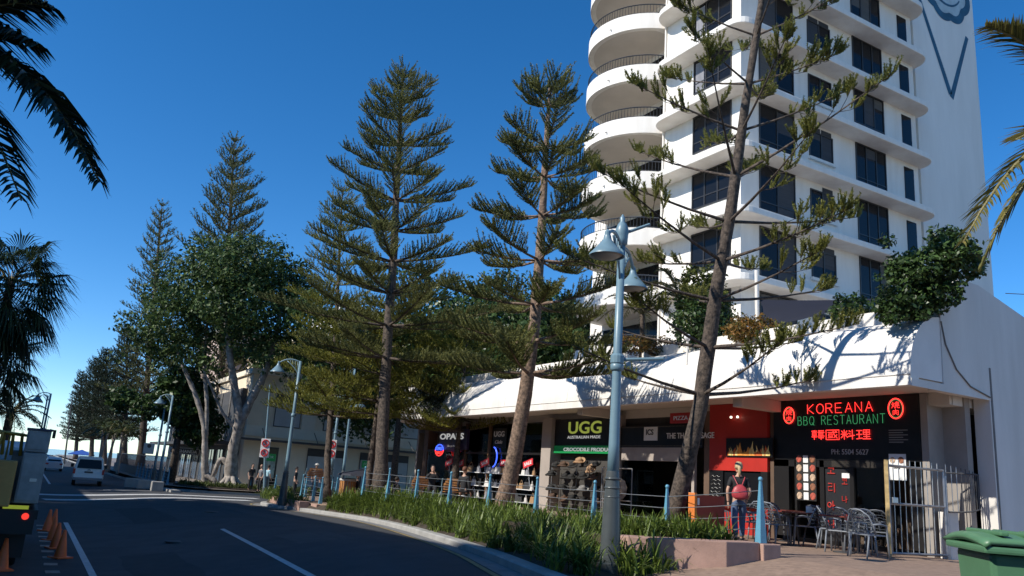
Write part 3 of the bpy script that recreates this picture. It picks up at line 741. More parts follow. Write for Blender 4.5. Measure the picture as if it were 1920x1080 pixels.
# ---- opal shop
OF = thing('opal_shop_front', 'dark opal shop front at the far end of the awning', 'shopfront', (16.95, 0, 0))
ya, za = P(826, 808, 16.93); yb, zb = P(868, 838, 16.93)
MB().box(-.02, .1, yb-.35, ya+.05, zb-.12, za+.05).build('sign_panel', mat('navy_sign', (.02, .03, .09), .35, 0, 2.2, c2=(.05, .015, .02)), OF)
text('OPALS', .26, WHL, OF, (-.03, ya, (za+zb)/2-.02), width=(ya-yb), bold=.012)
text('Shop for less', .09, WHT, OF, (-.03, ya-.9, zb), width=(ya-yb)*.5, shear=.2)
MB().box(.38, .39, 33.6, 37.2, 1.2, 3.5).build('window_pane', GLASS, OF)
MB().box(.35, .45, 33.5, 37.3, 3.5, 3.6).build('transom', BLK, OF)
NB = mat('blue_neon', (.02, .03, .3), .4, 0, emit=(.05, .12, 1), estr=1.6)
yc, zc = P(824, 844, 16.9)
mb = MB().tube([(0, .42*math.cos(R(a)), .26*math.sin(R(a))) for a in range(0, 181, 15)], .025, 5); mb.build('neon_ring', NB, OF).location = (-.06, yc, zc)
mb = MB().tube([(0, .42*math.cos(R(a)), .26*math.sin(R(a))) for a in range(180, 361, 15)], .025, 5); mb.build('neon_ring', NEONR, OF).location = (-.06, yc, zc)
text('OPALS', .15, NB, OF, (-.07, yc+.3, zc+.0), width=.6, bold=.006); text('DIRECT', .12, NEONR, OF, (-.07, yc+.3, zc-.18), width=.6, bold=.004)
yc, zc = P(925, 857, 17.25)
mb = MB().tube([(0, -.35*math.sin(R(a)), .42*math.cos(R(a))) for a in range(10, 171, 16)], .03, 5); mb.build('neon_ring', NB, DF).location = (-.08, yc, zc)

# ---- goods: hats, bags, red price flags
random.seed(11)
HATM = [mat('hat_black', (.015, .014, .013), .8, .2), mat('hat_brown', (.09, .05, .03), .8, .2), mat('hat_tan', (.36, .22, .12), .8, .2), mat('hat_grey', (.2, .19, .18), .8, .2)]
hat0 = {}
def hat(loc, k, tilt, rz, lab=None):
    if k not in hat0:
        mb = MB().lathe([(.001, .0), (.17, .02), (.185, .045), (.19, .05), (.17, .035), (.10, .03), (.098, .10), (.085, .15), (.04, .14), (.001, .13)], seg=14)
        mb.v = [(x, y*1.15, z+.06*(abs(x)/.19)**2) for x, y, z in mb.v]
        o = mb.build('brimmed_hat', HATM[k], smooth=True); hat0[k] = o
    else: o = hat0[k].copy(); col.objects.link(o)
    o.location = loc; o.rotation_euler = (0, tilt, rz); o.scale = (1.15, 1.15, 1.15)
    names = ['black', 'dark brown', 'tan', 'grey']; row = 'bottom' if loc[2] < 2.0 else 'second lowest' if loc[2] < 2.4 else 'second highest' if loc[2] < 2.8 else 'top'; side = 'nearest the lamp post' if loc[1] < 23.0 else 'second from the lamp post' if loc[1] < 23.65 else 'at its middle' if loc[1] < 24.3 else 'second from the pale column' if loc[1] < 24.95 else 'nearest the pale column'
    tag(o, lab or f'{names[k]} hat on the {row} rack row, {side}', 'hat', 'hats on the rack')
i = 0
for zz in (1.8, 2.2, 2.6, 3.0):
    for j in range(5):
        k = random.choice([0, 0, 0, 1, 1, 3]); 
        hat((17.0+random.uniform(-.1, .1), 22.72+.65*j+random.uniform(-.08, .08), zz+random.uniform(-.05, .05)), k, random.uniform(-.75, -.2), random.uniform(-.4, .4))
hat((16.8, *P(1087, 868, 16.8)), 2, -.5, .2, 'tan felt hat in front of the dark hat rack'); hat((16.85, *P(1110, 882, 16.85)), 2, -.9, 0, 'orange tan hat nearest the lamp post on the rack')
rk = thing('hat_rack', 'thin metal hat rack at the boot shop entrance', 'rack')
for y in (22.5, 24.1, 25.7): MB().tube([(17.12, y, 1.38), (17.12, y, 3.1)], .015, 5).build('upright', STEEL, rk)
for zz in (1.7, 2.3, 2.9): MB().tube([(17.12, 22.5, zz), (17.12, 25.7, zz)], .01, 4).build('rail', STEEL, rk)
fr_ = thing('display_frame', 'thin pale metal frame stand beside the lamp post', 'stand')
mb = MB(); a = onx(1130, 865, 16.6); b = onx(1186, 865, 16.6)
for p, q in (((a.y, 1.38), (a.y, 3.0)), ((b.y, 1.38), (b.y, 3.0)), ((a.y, 3.0), (b.y, 3.0)), ((a.y, 2.0), (b.y, 2.0))): mb.tube([(16.6, p[0], p[1]), (16.6, q[0], q[1])], .018, 5)
mb.build('frame', STEEL, fr_)
o = MB().lathe([(.001, 0), (.33, .02), (.34, .03), (.001, .05)], seg=9).build('cow_hide', mat('cream_hide', (.45, .36, .26), .9, 0, 4, c2=(.1, .06, .04))); o.location = (16.55, onx(1165, 905, 16.55).y, 2.35); o.rotation_euler = (0, R(-90), 0); tag(o, 'cream and brown cow hide hung on the metal frame', 'hide')
BAGM = [mat('bag_white', (.62, .6, .57), .6, .15), mat('bag_black', (.03, .03, .032), .5, .2), mat('bag_tan', (.33, .2, .1), .6, .2), mat('bag_grey', (.25, .25, .27), .6, .2), mat('bag_orange', (.6, .2, .04), .6, .2)]
BN = ['white', 'black', 'tan', 'grey', 'orange']; bag0 = {}
def bag(loc, k, s, rz):
    if k not in bag0:
        r = thing('handbag', '', 'bag'); mb = MB().prism([(-.05, -.15), (.05, -.15), (.05, .15), (-.05, .15)], 0, .22)
        mb.v = [(x*(1-.5*z/.22), y*(1-.2*z/.22), z) for x, y, z in mb.v]; mb.build('body', BAGM[k], r, bevel=.015)
        MB().tube([(0, -.09+.18*i/8, .21+.13*math.sin(math.pi*i/8)) for i in range(9)], .009, 4).build('handle', BAGM[k], r); bag0[k] = r
    else: r = copy_tree(bag0[k])
    r.location = loc; r.scale = (s, s, s); r.rotation_euler = (0, 0, rz); lv = {1.58: 'bottom', 2.08: 'middle', 2.63: 'top'}[loc[2]]; bay = 'nearest the pale column' if loc[1] < 28.7 else 'in the middle bay' if loc[1] < 30.9 else 'nearest the opal shop'
    tag(r, f'{BN[k]} handbag on the {lv} gift shop shelf {bay}', 'bag', f'bags on the {lv} shelf')
for zz in (1.58, 2.08, 2.63):
    for j in range(15):
        y = 26.95+.4*j+random.uniform(-.06, .06)
        if 28.55 < y < 28.95 or 30.75 < y < 31.1: continue
        bag((17.1+random.uniform(-.04, .03), y, zz), random.choice([0, 0, 1, 2, 3, 0, 1, 4] if zz < 2 else [1, 1, 3, 0, 2]), random.uniform(.8, 1.25), random.uniform(-.3, .3))
FLAG = mat('red_price_flag', (.62, .03, .04), .5, .1)
for n_, (px, py, lab) in enumerate(((842, 867, 'red sale flag nearest the opal sign'), (862, 870, 'red sale flag second from the opal sign'), (909, 868, 'tilted red sale flag below the blue neon arc'), (946, 868, 'red sale flag left of the sunlit leaning trunk'), (990, 869, 'red sale flag right of the sunlit leaning trunk'))):
    q = onx(px, py, 17.05); r = thing('sale_flag', lab, 'sign', q)
    mb = MB().box(-.006, .006, -.36, .36, -.13, .13); mb.build('panel', FLAG, r); r.rotation_euler = (R(-14 if n_ != 3 else 0), 0, 0)
    text('SALE', .13, WHT, r, (-.009, .27, -.06), width=.54, bold=.004)
    MB().tube([(0, 0, -.9), (0, 0, -.13)], .012, 4).build('pole', STEEL, r)
# ------------------------------------------------------------------ beige corner building and its neighbours
BEI = mat('beige_render', (.82, .69, .51), .8, .08, .7, bump=.08)
BEI2 = mat('pale_beige_render', (.84, .75, .60), .8, .08, .7)
DARKF = mat('charcoal_fascia', (.06, .06, .063), .6, .15, 1)
BLIND = mat('grey_white_blind', (.52, .52, .50), .7, .06, 1.2)
YF = 64.0
BG = thing('corner_building', 'beige two storey corner building behind the white trunked fig tree', 'building', (0, 0, 0))
def bxp(x0, y0, x1, y1): a = ony(x0, y0, YF); b = ony(x1, y1, YF); return a.x, b.x, b.z, a.z    # x0,x1,zlow,zhigh
MB().box(14.3, 36, YF, 84, .3, 9.1).build('wall', BEI, BG)
MB().box(14.1, 36.2, YF-.25, 84.2, 9.1, 9.5).build('cornice', BEI2, BG)
MB().box(18, 36, 67, 84, 9.5, 12.4).build('upper_storey', BEI, BG)
MB().box(17.7, 36.3, 66.7, 84.3, 12.4, 12.7).build('roof', BEI2, BG)
MB().box(14.25, 36, YF-.16, YF, 4.35, 5.15).build('band', BEI2, BG)
MB().box(13.2, 33.5, YF-1.5, YF-.17, 4.0, 4.14).build('canopy', DARKF, BG)
for x in (15.5, 19.6, 23.7, 27.8, 31.9): MB().tube([(x, YF-1.45, 4.12), (x, YF-.2, 4.95)], .03, 5).build('canopy_stay', DARKF, BG)
def shopwin(x0, x1, z0, z1, dark=.55, nm='window', pm=BLIND, n=1):
    o = MB().box(x0, x1, YF-.06, YF-.005, z0, z1).build(nm, DARKF, BG)
    w_ = (x1-x0)/n
    for i in range(n): MB().box(x0+w_*i+.06, x0+w_*(i+1)-.06, YF-.075, YF-.061, z0+.06, z1-dark).build('pane', pm, o)
    return o
for x0, x1, n in ((19.3, 22.3, 1), (23.7, 28.0, 2), (29.2, 32.6, 1)): shopwin(x0, x1, .55, 3.75, .6, n=n)
d = shopwin(15.6, 17.0, .5, 3.6, .1, 'door', WINDARK)
MB().box(15.95, 16.85, YF-.1, YF-.078, 1.3, 3.0).build('poster', mat('green_white_poster', (.42, .5, .42), .6, .4, 5), BG)
for x, s in ((23.9, 'FOR LEASE'), (15.97, 'FOR LEASE')):
    MB().box(x, x+.85, YF-.12, YF-.101, 2.55, 3.1).build('lease_board', GRN, BG); text('FOR', .2, WHT, BG, (x+.12, YF-.13, 2.75), 'S', width=.55)
text('RETAIL OPPORTUNITY', .16, DARKF, BG, (25.2, YF-.085, 2.1), 'S', width=2.3); text('FOR LEASE', .14, DARKF, BG, (25.6, YF-.085, 1.8), 'S', width=1.0)
for x0, x1 in ((16.3, 18.4), (20.3, 22.2), (23.2, 24.6), (26.0, 29.2), (30.4, 33)):
    o = shopwin(x0, x1, 5.2, 7.7, .55, 'window')
for x in (18.5, 22.4, 24.8, 29.5, 33.2): MB().box(x, x+1.1, YF-.14, YF, 5.16, 7.6).build('pilaster', BEI2, BG)
for x in (18.2, 22.9, 28.5): MB().box(x, x+1.0, 66.9, 67, 10.1, 11.6).build('window', WINDARK, BG)
# street side of the corner block: dark fascia shops
SG = thing('side_shops', 'charcoal fronted shops with glass doors left of the fig tree', 'building', (0, 0, 0))
XS = 14.2
GREYW = mat('mid_grey_cladding', (.075, .075, .08), .7, .1, 1)
MB().box(XS-.3, XS+.05, 65.2, 100, 3.7, 8.0).build('upper_wall', GREYW, SG)
MB().box(XS-2.2, XS-.3, 65.2, 100, 3.55, 3.8).build('canopy', DARKF, SG)
MB().box(XS-.12, XS+.05, 65.2, 100, .3, 3.7).build('lower_wall', DARKF, SG)
for i in range(10): MB().box(XS-.36, XS-.30, 65.4+3.5*i, 65.9+3.5*i, 3.85, 7.9).build('pilaster', mat('charcoal_pilaster', (.12, .115, .11), .7, .1, 1), SG)
for i in range(9): MB().box(XS-.32, XS-.301, 66.2+3.5*i, 68.6+3.5*i, 4.5, 6.9).build('louvre', DARKF, SG)
GLB = mat('reflecting_blue_glass', (.10, .14, .20), .08, .5, .8, spec=.8)
for i in range(9):
    y = 66.2+3.6*i; o = MB().box(XS-.18, XS-.125, y, y+2.3, .5, 3.2).build('glass_door', GLB, SG)
    for yy in (y, y+1.12, y+2.22): MB().box(XS-.22, XS-.185, yy, yy+.08, .5, 3.2).build('door_frame', STEEL, o)
MB().box(XS-.42, XS-.3, 76, 78.5, 4.2, 6.6).build('lit_panel', BEI, SG)
q = onz(345, 884, .46)
sg = thing('shop_sign', 'white hanging shop sign with dark lettering under the charcoal canopy', 'sign', at(345, 846, 62))
MB().box(-1.15, 1.15, -.04, .04, -.24, .24).build('panel', WHT, sg); MB().box(-.62, 1.1, -.055, -.041, -.2, .2).build('panel_face', DARKF, sg); text('GHANDA', .24, WHT, sg, (-.5, -.062, -.12), 'S', width=1.45, bold=.01); text('D', .24, DARKF, sg, (-1.0, -.05, -.12), 'S', bold=.01)
# far blocks seen between the crowns
def far_block(lab, x0, x1, y0, y1, z1, m, wins=True):
    b = thing('distant_building', lab, 'building'); MB().box(x0, x1, y0, y1, 0, z1).build('wall', m, b); MB().box(x0-.3, x1+.3, y0-.3, y1, z1, z1+.5).build('roof', WHITE2, b)
    if wins:
        w0 = None
        for zz in np.arange(z1-3, 3, -3.2):
            for x in np.arange(x0+1, x1-2, 3.5):
                o = MB().box(0, 1.8, -.06, 0, 0, 1.6).build('window', WINDARK, b) if w0 is None else w0.copy()
                if w0 is not None: col.objects.link(o)
                w0 = w0 or o; o.location = (x, y0, zz)
PINK = mat('pinkish_render', (.55, .42, .36), .8, .06, 1)
far_block('pinkish building top seen through the fig branches', 15.5, 24, 86, 100, 15.2, PINK)
a = at(640, 585, 95); b = at(790, 600, 95)
far_block('pale building roof peeping over the crowns right of the tall pine', a.x, a.x+22, a.y, a.y+12, a.z+.3, WHITE2)
# ------------------------------------------------------------------ vegetation
def norm(a): return a/np.maximum(1e-9, np.linalg.norm(a, axis=-1, keepdims=True))
def needles(P0, D, Ln, curl, dens, nl, nw, r, spread=.75, core=.012):
    """branchlets (start, direction, length) -> loose needle triangles; curl bends them upwards"""
    n = len(P0); cnt = np.maximum(3, (Ln*dens).astype(int)); idx = np.repeat(np.arange(n), cnt)
    u = r.random(len(idx))**.85
    up = np.array([0, 0, 1.0]); cu = np.asarray(curl)[idx] if np.ndim(curl) else np.full(len(idx), curl)
    pos = P0[idx] + D[idx]*(Ln[idx]*u)[:, None] + up*(cu*Ln[idx]*u*u)[:, None]
    tan = norm(D[idx] + up*(2*cu*u)[:, None])
    rad = r.normal(size=(len(idx), 3)); rad -= tan*(rad*tan).sum(1, keepdims=True); rad = norm(rad)
    nd = norm(tan*(1-.5*spread) + rad*spread); side = norm(np.cross(nd, r.normal(size=(len(idx), 3))))
    ln = nl*(.7+.6*r.random(len(idx)))[:, None]; wd = nw*(.7+.6*r.random(len(idx)))[:, None]
    T = np.stack([pos-side*wd*.5, pos+side*wd*.5, pos+nd*ln], 1)
    # thin cores so the ropes hold together
    e = P0 + D*Ln[:, None]*.5 + up*(np.asarray(curl)*Ln*.25)[:, None]; e2 = P0 + D*Ln[:, None] + up*(np.asarray(curl)*Ln)[:, None]
    s = norm(np.cross(D, r.normal(size=(n, 3))))*core
    C1 = np.stack([P0-s, P0+s, e], 1); C2 = np.stack([e-s, e+s, e2], 1)
    return np.concatenate([T, C1, C2])
def path_at(path, t):
    k = len(path)-1; f = min(k-1e-6, max(0, t*k)); i = int(f); return Vector(path[i]).lerp(Vector(path[i+1]), f-i)
def pine(label, path, r0, r1, whorls, m, nl=.06, nw=.016, dens=60, bl=.5, group=None, seed=1, s0=.25, gap=.10, barkm=None, curl=.35, side=.8, fwd=.65, upc=.25, twig=.012, az0=None, name='norfolk_pine', tufts=False):
    r = np.random.default_rng(seed); root = thing(name, label, 'tree', Vector(path[0]), group=group)
    o = Vector(path[0]); tr = MB(); n = 22
    pts = [path_at(path, i/(n-1))-o for i in range(n)]
    tr.tube(pts, [r0*(1-i/(n-1))**.8+r1 + (r0*.35*max(0, 1-i/2.0)) for i in range(n)], 10)
    tr.v = [(x+random.uniform(-.012, .012), y+random.uniform(-.012, .012), z) for x, y, z in tr.v]
    lim = tr; PP = []; DD = []; LL = []; CC = []
    def tuft(e0, dv, k, ln):
        for _ in range(k):
            PP.append(e0 - dv*(.28*r.random())); DD.append(norm(np.array([0, 0, .8]) + dv*.65 + r.normal(size=3)*.33)); LL.append(ln*(.7+.6*r.random())); CC.append(.25)
    for (t, nb, Lb, el, sag, bare) in whorls:
        p = np.array(path_at(path, t)-o); a0 = r.random()*6.28 if az0 is None else az0
        for b in range(nb):
            az = a0 + 6.283*b/nb + r.normal()*.18; L_ = Lb*(.82+.36*r.random()); e = el + r.normal()*.07
            d = np.array([math.cos(az), math.sin(az), 0]); sd = np.array([-d[1], d[0], 0])
            def bp(s): return p + d*(L_*math.cos(e)*s) + np.array([0, 0, 1.0])*(L_*(math.sin(e)*s + sag*s*s))
            rb = max(.010, r0*(.10+.18*min(1, L_/3))*(1-.4*t))
            lim.tube([bp(s) for s in (0, .3, .6, 1)], [rb, rb*.75, rb*.5, rb*.2], 5, cap=False)
            s = bare
            if tufts:
                for q in np.arange(bare, 1.0, .085):
                    for sg in (-1, 1):
                        if r.random() < .42: continue
                        tn = norm(bp(q+.02)-bp(q)); dv = norm(tn*.75+sd*sg*.75+np.array([0, 0, .12+.15*r.normal()])); l2 = (.22+.5*r.random())*min(1, (1.08-q)*2.2)
                        e2 = bp(q)+dv*l2; lim.tube([bp(q), bp(q)+dv*l2*.5-np.array([0, 0, .03]), e2], [.009, .007, .005], 4, cap=False); tuft(e2, dv, 8, bl)
                tuft(bp(1.0), norm(bp(1.0)-bp(.9)), 14, bl); s = 2
            while s < 1.0:
                tn = norm(bp(s+.02)-bp(s)); prof = min(1, (s-bare)/.18+.35)*min(1, (1.04-s)/.35+.30)
                for sg in (-1, 1):
                    PP.append(bp(s)); DD.append(tn*fwd + sd*sg*side*(.75+.5*r.random()) + np.array([0, 0, upc+r.normal()*.12])); LL.append(bl*prof*(.75+.5*r.random())); CC.append(curl*(.6+.8*r.random()))
                if r.random() < .55: PP.append(bp(s)); DD.append(tn*.7+np.array([0, 0, .7])+r.normal(size=3)*.15); LL.append(bl*prof*.6); CC.append(curl)
                s += gap/L_*(.8+.4*r.random())
            if not tufts: PP.append(bp(.97)); DD.append(tn); LL.append(bl*.6); CC.append(curl)
    lim.build('trunk', barkm or BARK, root, smooth=True)
    P_ = np.array(PP); D_ = norm(np.array(DD)); T = needles(P_, D_, np.array(LL), np.array(CC), dens, nl, nw, r, core=twig)
    tri_mesh('crown', T, m, root)
    return root
PINE1 = leafmat('pine_needles_near', (.30, .29, .06), (.07, .085, .022), .22, 1.3)
PINE2 = leafmat('pine_needles', (.29, .285, .085), (.045, .06, .022), .2, .9)
PINE2Y = leafmat('pine_needles_yellowish', (.34, .32, .05), (.06, .075, .018), .22, .8)
PINE3 = leafmat('far_pine_needles', (.05, .068, .032), (.014, .022, .012), .15, .5)
# T1: sparse pine by the big lamp, leaning
T1p = [(12.3, 13.75, 1.3), (12.3, 13.45, 2.4), (12.35, 12.9, 4.24), (12.3, 12.46, 6.5), (12.3, 12.0, 8.4), (12.3, 11.6, 10.7), (12.3, 11.1, 13.1), (12.3, 10.8, 15.2)]
wh = []
rr = np.random.default_rng(5)
for i in range(11):
    t = .30+.064*i; wh.append((t, 4, 3.0 if t < .7 else 2.5-(t-.7)*3.5, .10 if t < .6 else .26, .10, .42 if i > 2 else .62))
T1 = pine('leaning sparse pine with tufted branch ends beside the big street lamp', T1p, .185, .03, wh, PINE1, nl=.045, nw=.016, dens=330, bl=.25, seed=12, twig=.016, tufts=True)
# T2
b2 = onx(945, 962, 12.5); T2p = [(12.5, 21.3, 1.3), (12.5, 20.9, 3.0), (12.45, 20.3, 5.0), (12.4, 20.0, 7.7), (12.3, 19.8, 10.1), (12.2, 19.5, 13.0), (12.15, 19.4, 14.6)]
def fit_path(pix, X, z0):
    out = []
    for x, y in pix: q = onx(x, y, X); out.append((q.x, q.y, q.z))
    out[0] = (out[0][0], out[0][1], z0); return out
T2p = fit_path([(938, 985), (960, 880), (985, 740), (1003, 600), (1012, 480), (1018, 380), (1026, 240), (1031, 158)], 12.5, 1.3)
wh = []
for px, nb, L_, el, sg in ((700, 6, 2.9, -.08, .14), (640, 6, 2.7, -.10, .16), (572, 7, 2.6, -.10, .18), (488, 7, 2.35, -.08, .2), (405, 7, 2.1, -.06, .2), (330, 7, 1.95, -.03, .2), (268, 6, 1.6, .02, .2), (180, 6, .9, .15, .2), (158, 5, .7, .6, .1)):
    q = (985-px)/(985-128.0); wh.append((min(.99, q), nb, L_, el, sg, .28))
ys_ = [985, 880, 740, 600, 480, 380, 230, 128]
def pxt(py):
    for i in range(7):
        if ys_[i] >= py >= ys_[i+1]: return (i+(ys_[i]-py)/(ys_[i]-ys_[i+1]))/7
    return 1
wh = [(pxt(985-q*(985-128.0)), a, b, c, d, e) for (q, a, b, c, d, e) in wh]
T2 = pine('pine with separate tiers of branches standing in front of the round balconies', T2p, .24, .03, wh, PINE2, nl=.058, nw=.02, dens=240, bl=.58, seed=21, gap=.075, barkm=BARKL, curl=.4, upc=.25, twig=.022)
# T3 tall full pine
T3p = fit_path([(713, 930), (718, 800), (726, 640), (738, 480), (745, 330), (752, 200), (757, 142)], 12.6, 1.2)
wh = []
for i in range(12):
    t = .30+.69*i/11; h = (t-.3)/.69
    wh.append((t, 7 if h < .8 else 5, (4.9*(1-h)**.85+.35)*(1.0 if i % 2 else .8), -.04+.44*h, .13, .15))
T3 = pine('tallest full pine in the row, its tip above all the other crowns', T3p, .27, .02, wh, PINE2, nl=.068, nw=.025, dens=160, bl=.66, seed=31, gap=.10, curl=.35, upc=.22, twig=.028)
# young full pine in front of T3's lower crown, yellowish
T3b = fit_path([(612, 935), (615, 850), (622, 750), (630, 600), (638, 450), (642, 350)], 12.6, .8)
wh = []
for i in range(14):
    t = .34+.64*i/13; h = (t-.34)/.64; wh.append((t, 6, 3.3*(1-h)**.8+.3, .05+.3*h, .06, .18))
pine('slimmer yellowish pine just left of the tallest pine', T3b, .17, .02, wh, PINE2Y, nl=.07, nw=.024, dens=95, bl=.65, seed=41, gap=.14, curl=.35, upc=.25, twig=.028)
# low broad foliage behind the row: yellowish pines lower and nearer the awning
for (px, py, d, hh, L_, sd, lab) in ((690, 905, 37, 9.0, 4.3, 51, 'broad yellowish young pine under the tallest pine'), (850, 905, 36, 7.6, 3.6, 52, 'low spreading pine above the white awning end')):
    p = at(px, py, d); p.z = 1.2
    wh = [(.42+.56*i/8, 6, L_*(1-(i/9)**1.6)+.4, .0+.03*i, .05, .2) for i in range(9)]
    pine(lab, [p, p+Vector((.1, 0, hh*.5)), p+Vector((.1, 0, hh))], .16, .02, wh, PINE2Y, nl=.075, nw=.026, dens=85, bl=.7, seed=sd, gap=.15, curl=.35, upc=.25, twig=.028)
# far pines along the street
def far_pine(label, px0, py0, px1, py1, d, wid, seed, m=PINE3, nwh=30, dens=26, nb=7, bare=.12, tmin=.22, el0=.0, gap=.36, bl=1.0):
    a = at(px0, py0, d); b = at(px1, py1, d); b = Vector((b.x*.35+a.x*.65, b.y*.35+a.y*.65, b.z)); a.z = .4
    # keep the tip on its pixel: shift to the ray at the base depth
    r_ = _ray(px1, py1); tt = (a.y)/r_.y; tip = CAM + r_*tt; b = Vector((tip.x, tip.y, tip.z))
    wh = []
    for i in range(nwh):
        h = i/(nwh-1); wh.append((tmin+(.985-tmin)*h, nb, (wid*(1-h)**.75+.35)*(1.0 if i % 2 else .75), el0+.4*h, .06, bare))
    return pine(label, [a, a.lerp(b, .5), b], .4, .03, wh, m, nl=.2, nw=.07, dens=dens, bl=bl, seed=seed, gap=gap, twig=.06, curl=.4, upc=.3, group='pines along the street')
far_pine('big dark pine rising behind the fig tree', 405, 890, 440, 258, 72, 7.0, 61, leafmat('mid_pine_needles', (.19, .195, .065), (.035, .048, .02), .18, .5), nwh=20, nb=7, bare=.22, el0=.25, gap=.42, bl=1.1)
far_pine('narrow tall pine left of the fig tree', 262, 885, 304, 380, 88, 4.6, 62, leafmat('mid_pine_needles', (0, 0, 0), (0, 0, 0)), nwh=26, nb=6, bare=.3, el0=.2, gap=.45, bl=.9)
far_pine('dark far pine right of the gap of sky', 195, 872, 200, 655, 128, 4.8, 63, nwh=24, bl=.9)
far_pine('slim far pine at the end of the street', 140, 868, 154, 697, 160, 3.2, 64, nwh=22, bl=.8)
far_pine('bushy far pine above the white van', 232, 880, 240, 610, 112, 4.2, 65, nwh=22, bl=.9)
far_pine('dark far pine next to the slim one', 170, 870, 180, 672, 145, 4.2, 66, nwh=22, bl=.9)

# broadleaf crowns
def leaf_cloud(blobs, n, size, r, flat=.5):
    V = []
    tot = sum(b[3]*b[4]*b[5] for b in blobs)**1.0
    for (cx, cy, cz, rx, ry, rz) in blobs:
        k = int(n*(rx*ry*rz)/tot)
        d = norm(r.normal(size=(k, 3))); rad = (.55+.45*r.random(k)**.5)*(1+.18*np.sin(d[:, 0]*7+cx)*np.cos(d[:, 1]*6+cy)+.12*np.sin(d[:, 2]*11))
        p = np.array([cx, cy, cz])+d*rad[:, None]*np.array([rx, ry, rz])
        nn = norm(d*.6+r.normal(size=(k, 3))*.7+np.array([0, 0, .4])); a = norm(np.cross(nn, r.normal(size=(k, 3)))); b = np.cross(nn, a)
        s = (size*(.6+.8*r.random(k)))[:, None]
        V.append(np.stack([p-a*s*.5, p+b*s*.28, p+a*s*.5, p-b*s*.28], 1))
    return np.concatenate(V)
FIGL = leafmat('fig_leaves', (.12, .18, .045), (.016, .034, .012), .2, .45)
FIGB = mat('pale_fig_bark', (.45, .40, .35), .85, 0, 2.6, bump=.7, bscale=9, c2=(.13, .11, .095))
fg = thing('fig_tree', 'spreading fig tree with pale forked trunks and buttress roots', 'tree', at(425, 908, 58))
o = fg.location; fo = np.array(o); fg.location.z = .5; o = fg.location
def fp(px, py, d=58): return at(px, py, d)-o
tk = MB()
def limb(pix, rads, d=58, seg=10):
    pts = [fp(x, y, d+dd) for x, y, dd in pix]; path = smooth_path([tuple(p) for p in pts], 5); n = len(path); k = len(rads)
    rr_ = [.74*float(np.interp(i/(n-1)*(k-1), range(k), rads))*(1+.10*math.sin(i*2.3)) for i in range(n)]; tk.tube(path, rr_, seg)
limb([(432, 915, 0), (436, 850, 0), (448, 790, 0), (442, 740, 0), (430, 660, 0), (420, 560, 0)], [.80, .50, .46, .40, .3, .16])
limb([(448, 800, 0), (470, 750, .3), (492, 710, .6), (515, 640, 1), (530, 560, 1.5)], [.42, .40, .36, .25, .12])
limb([(385, 915, 0), (384, 850, 0), (383, 800, .2), (368, 745, .4), (345, 690, .6), (325, 640, 1)], [.42, .30, .28, .24, .18, .08])
limb([(386, 820, .1), (388, 760, .4), (384, 700, .8), (386, 640, 1), (392, 560, 1)], [.22, .20, .18, .15, .08])
limb([(432, 880, 0), (415, 860, .1), (400, 890, 0), (388, 905, 0)], [.30, .22, .24, .22])
limb([(440, 800, 0), (418, 775, -.3), (400, 735, -.6), (380, 690, -1)], [.18, .15, .12, .06])
for (x, dd) in ((400, -1.0), (418, -1.4), (445, -1.2), (462, -.3), (375, -.3)): limb([(434 if x > 395 else 386, 890, 0), ((x+432)/2, 905, dd*.6), (x, 917, dd)], [.34, .22, .10])
tk.build('trunk', FIGB, fg, smooth=True)
r_ = np.random.default_rng(77); bl = []
for px, py, dd, s in ((330, 610, 1, 2.6), (375, 545, 0, 2.7), (425, 500, 0, 2.8), (480, 490, 1, 2.6), (530, 530, 2, 2.5), (440, 570, -1.5, 2.6), (500, 590, 0, 2.5), (355, 660, -.5, 1.6), (300, 640, 2, 1.8), (545, 600, 2, 2.0), (400, 610, 2, 2.2), (460, 640, 1, 1.9), (520, 660, 0, 1.9), (590, 650, 3, 1.9), (385, 690, 3, 1.3), (330, 560, 3, 1.7), (560, 560, 4, 2)):
    p = fp(px, py, 58+dd); bl.append((p.x, p.y, p.z, s*1.05, s*1.05, s*.8))
    for q_ in range(5): bl.append((p.x+r_.normal()*s*.75, p.y+r_.normal()*s*.75, p.z+r_.normal()*s*.5, s*.4, s*.4, s*.34))
tri_mesh('crown', leaf_cloud(bl, 36000, .27, r_), FIGL, fg, 4)
def bush(name, label, cat, base, blobs, n, size, m, seed, stem=True, group=None):
    r = np.random.default_rng(seed); t_ = thing(name, label, cat, base, group=group)
    tri_mesh('foliage', leaf_cloud(blobs, n, size, r), m, t_, 4)
    if stem:
        mb = MB()
        for b in blobs[:6]: mb.tube([(0, 0, -.1), (b[0]*.5, b[1]*.5, b[2]*.55), (b[0], b[1], b[2])], [.05, .035, .015], 5)
        mb.build('stems', BARK, t_, smooth=True)
    return t_
DKL = leafmat('glossy_dark_leaves', (.085, .145, .04), (.013, .028, .010), .2, 1.0, .35)
YGL = leafmat('yellow_green_leaves', (.16, .17, .035), (.035, .05, .012), .25, 1.2)
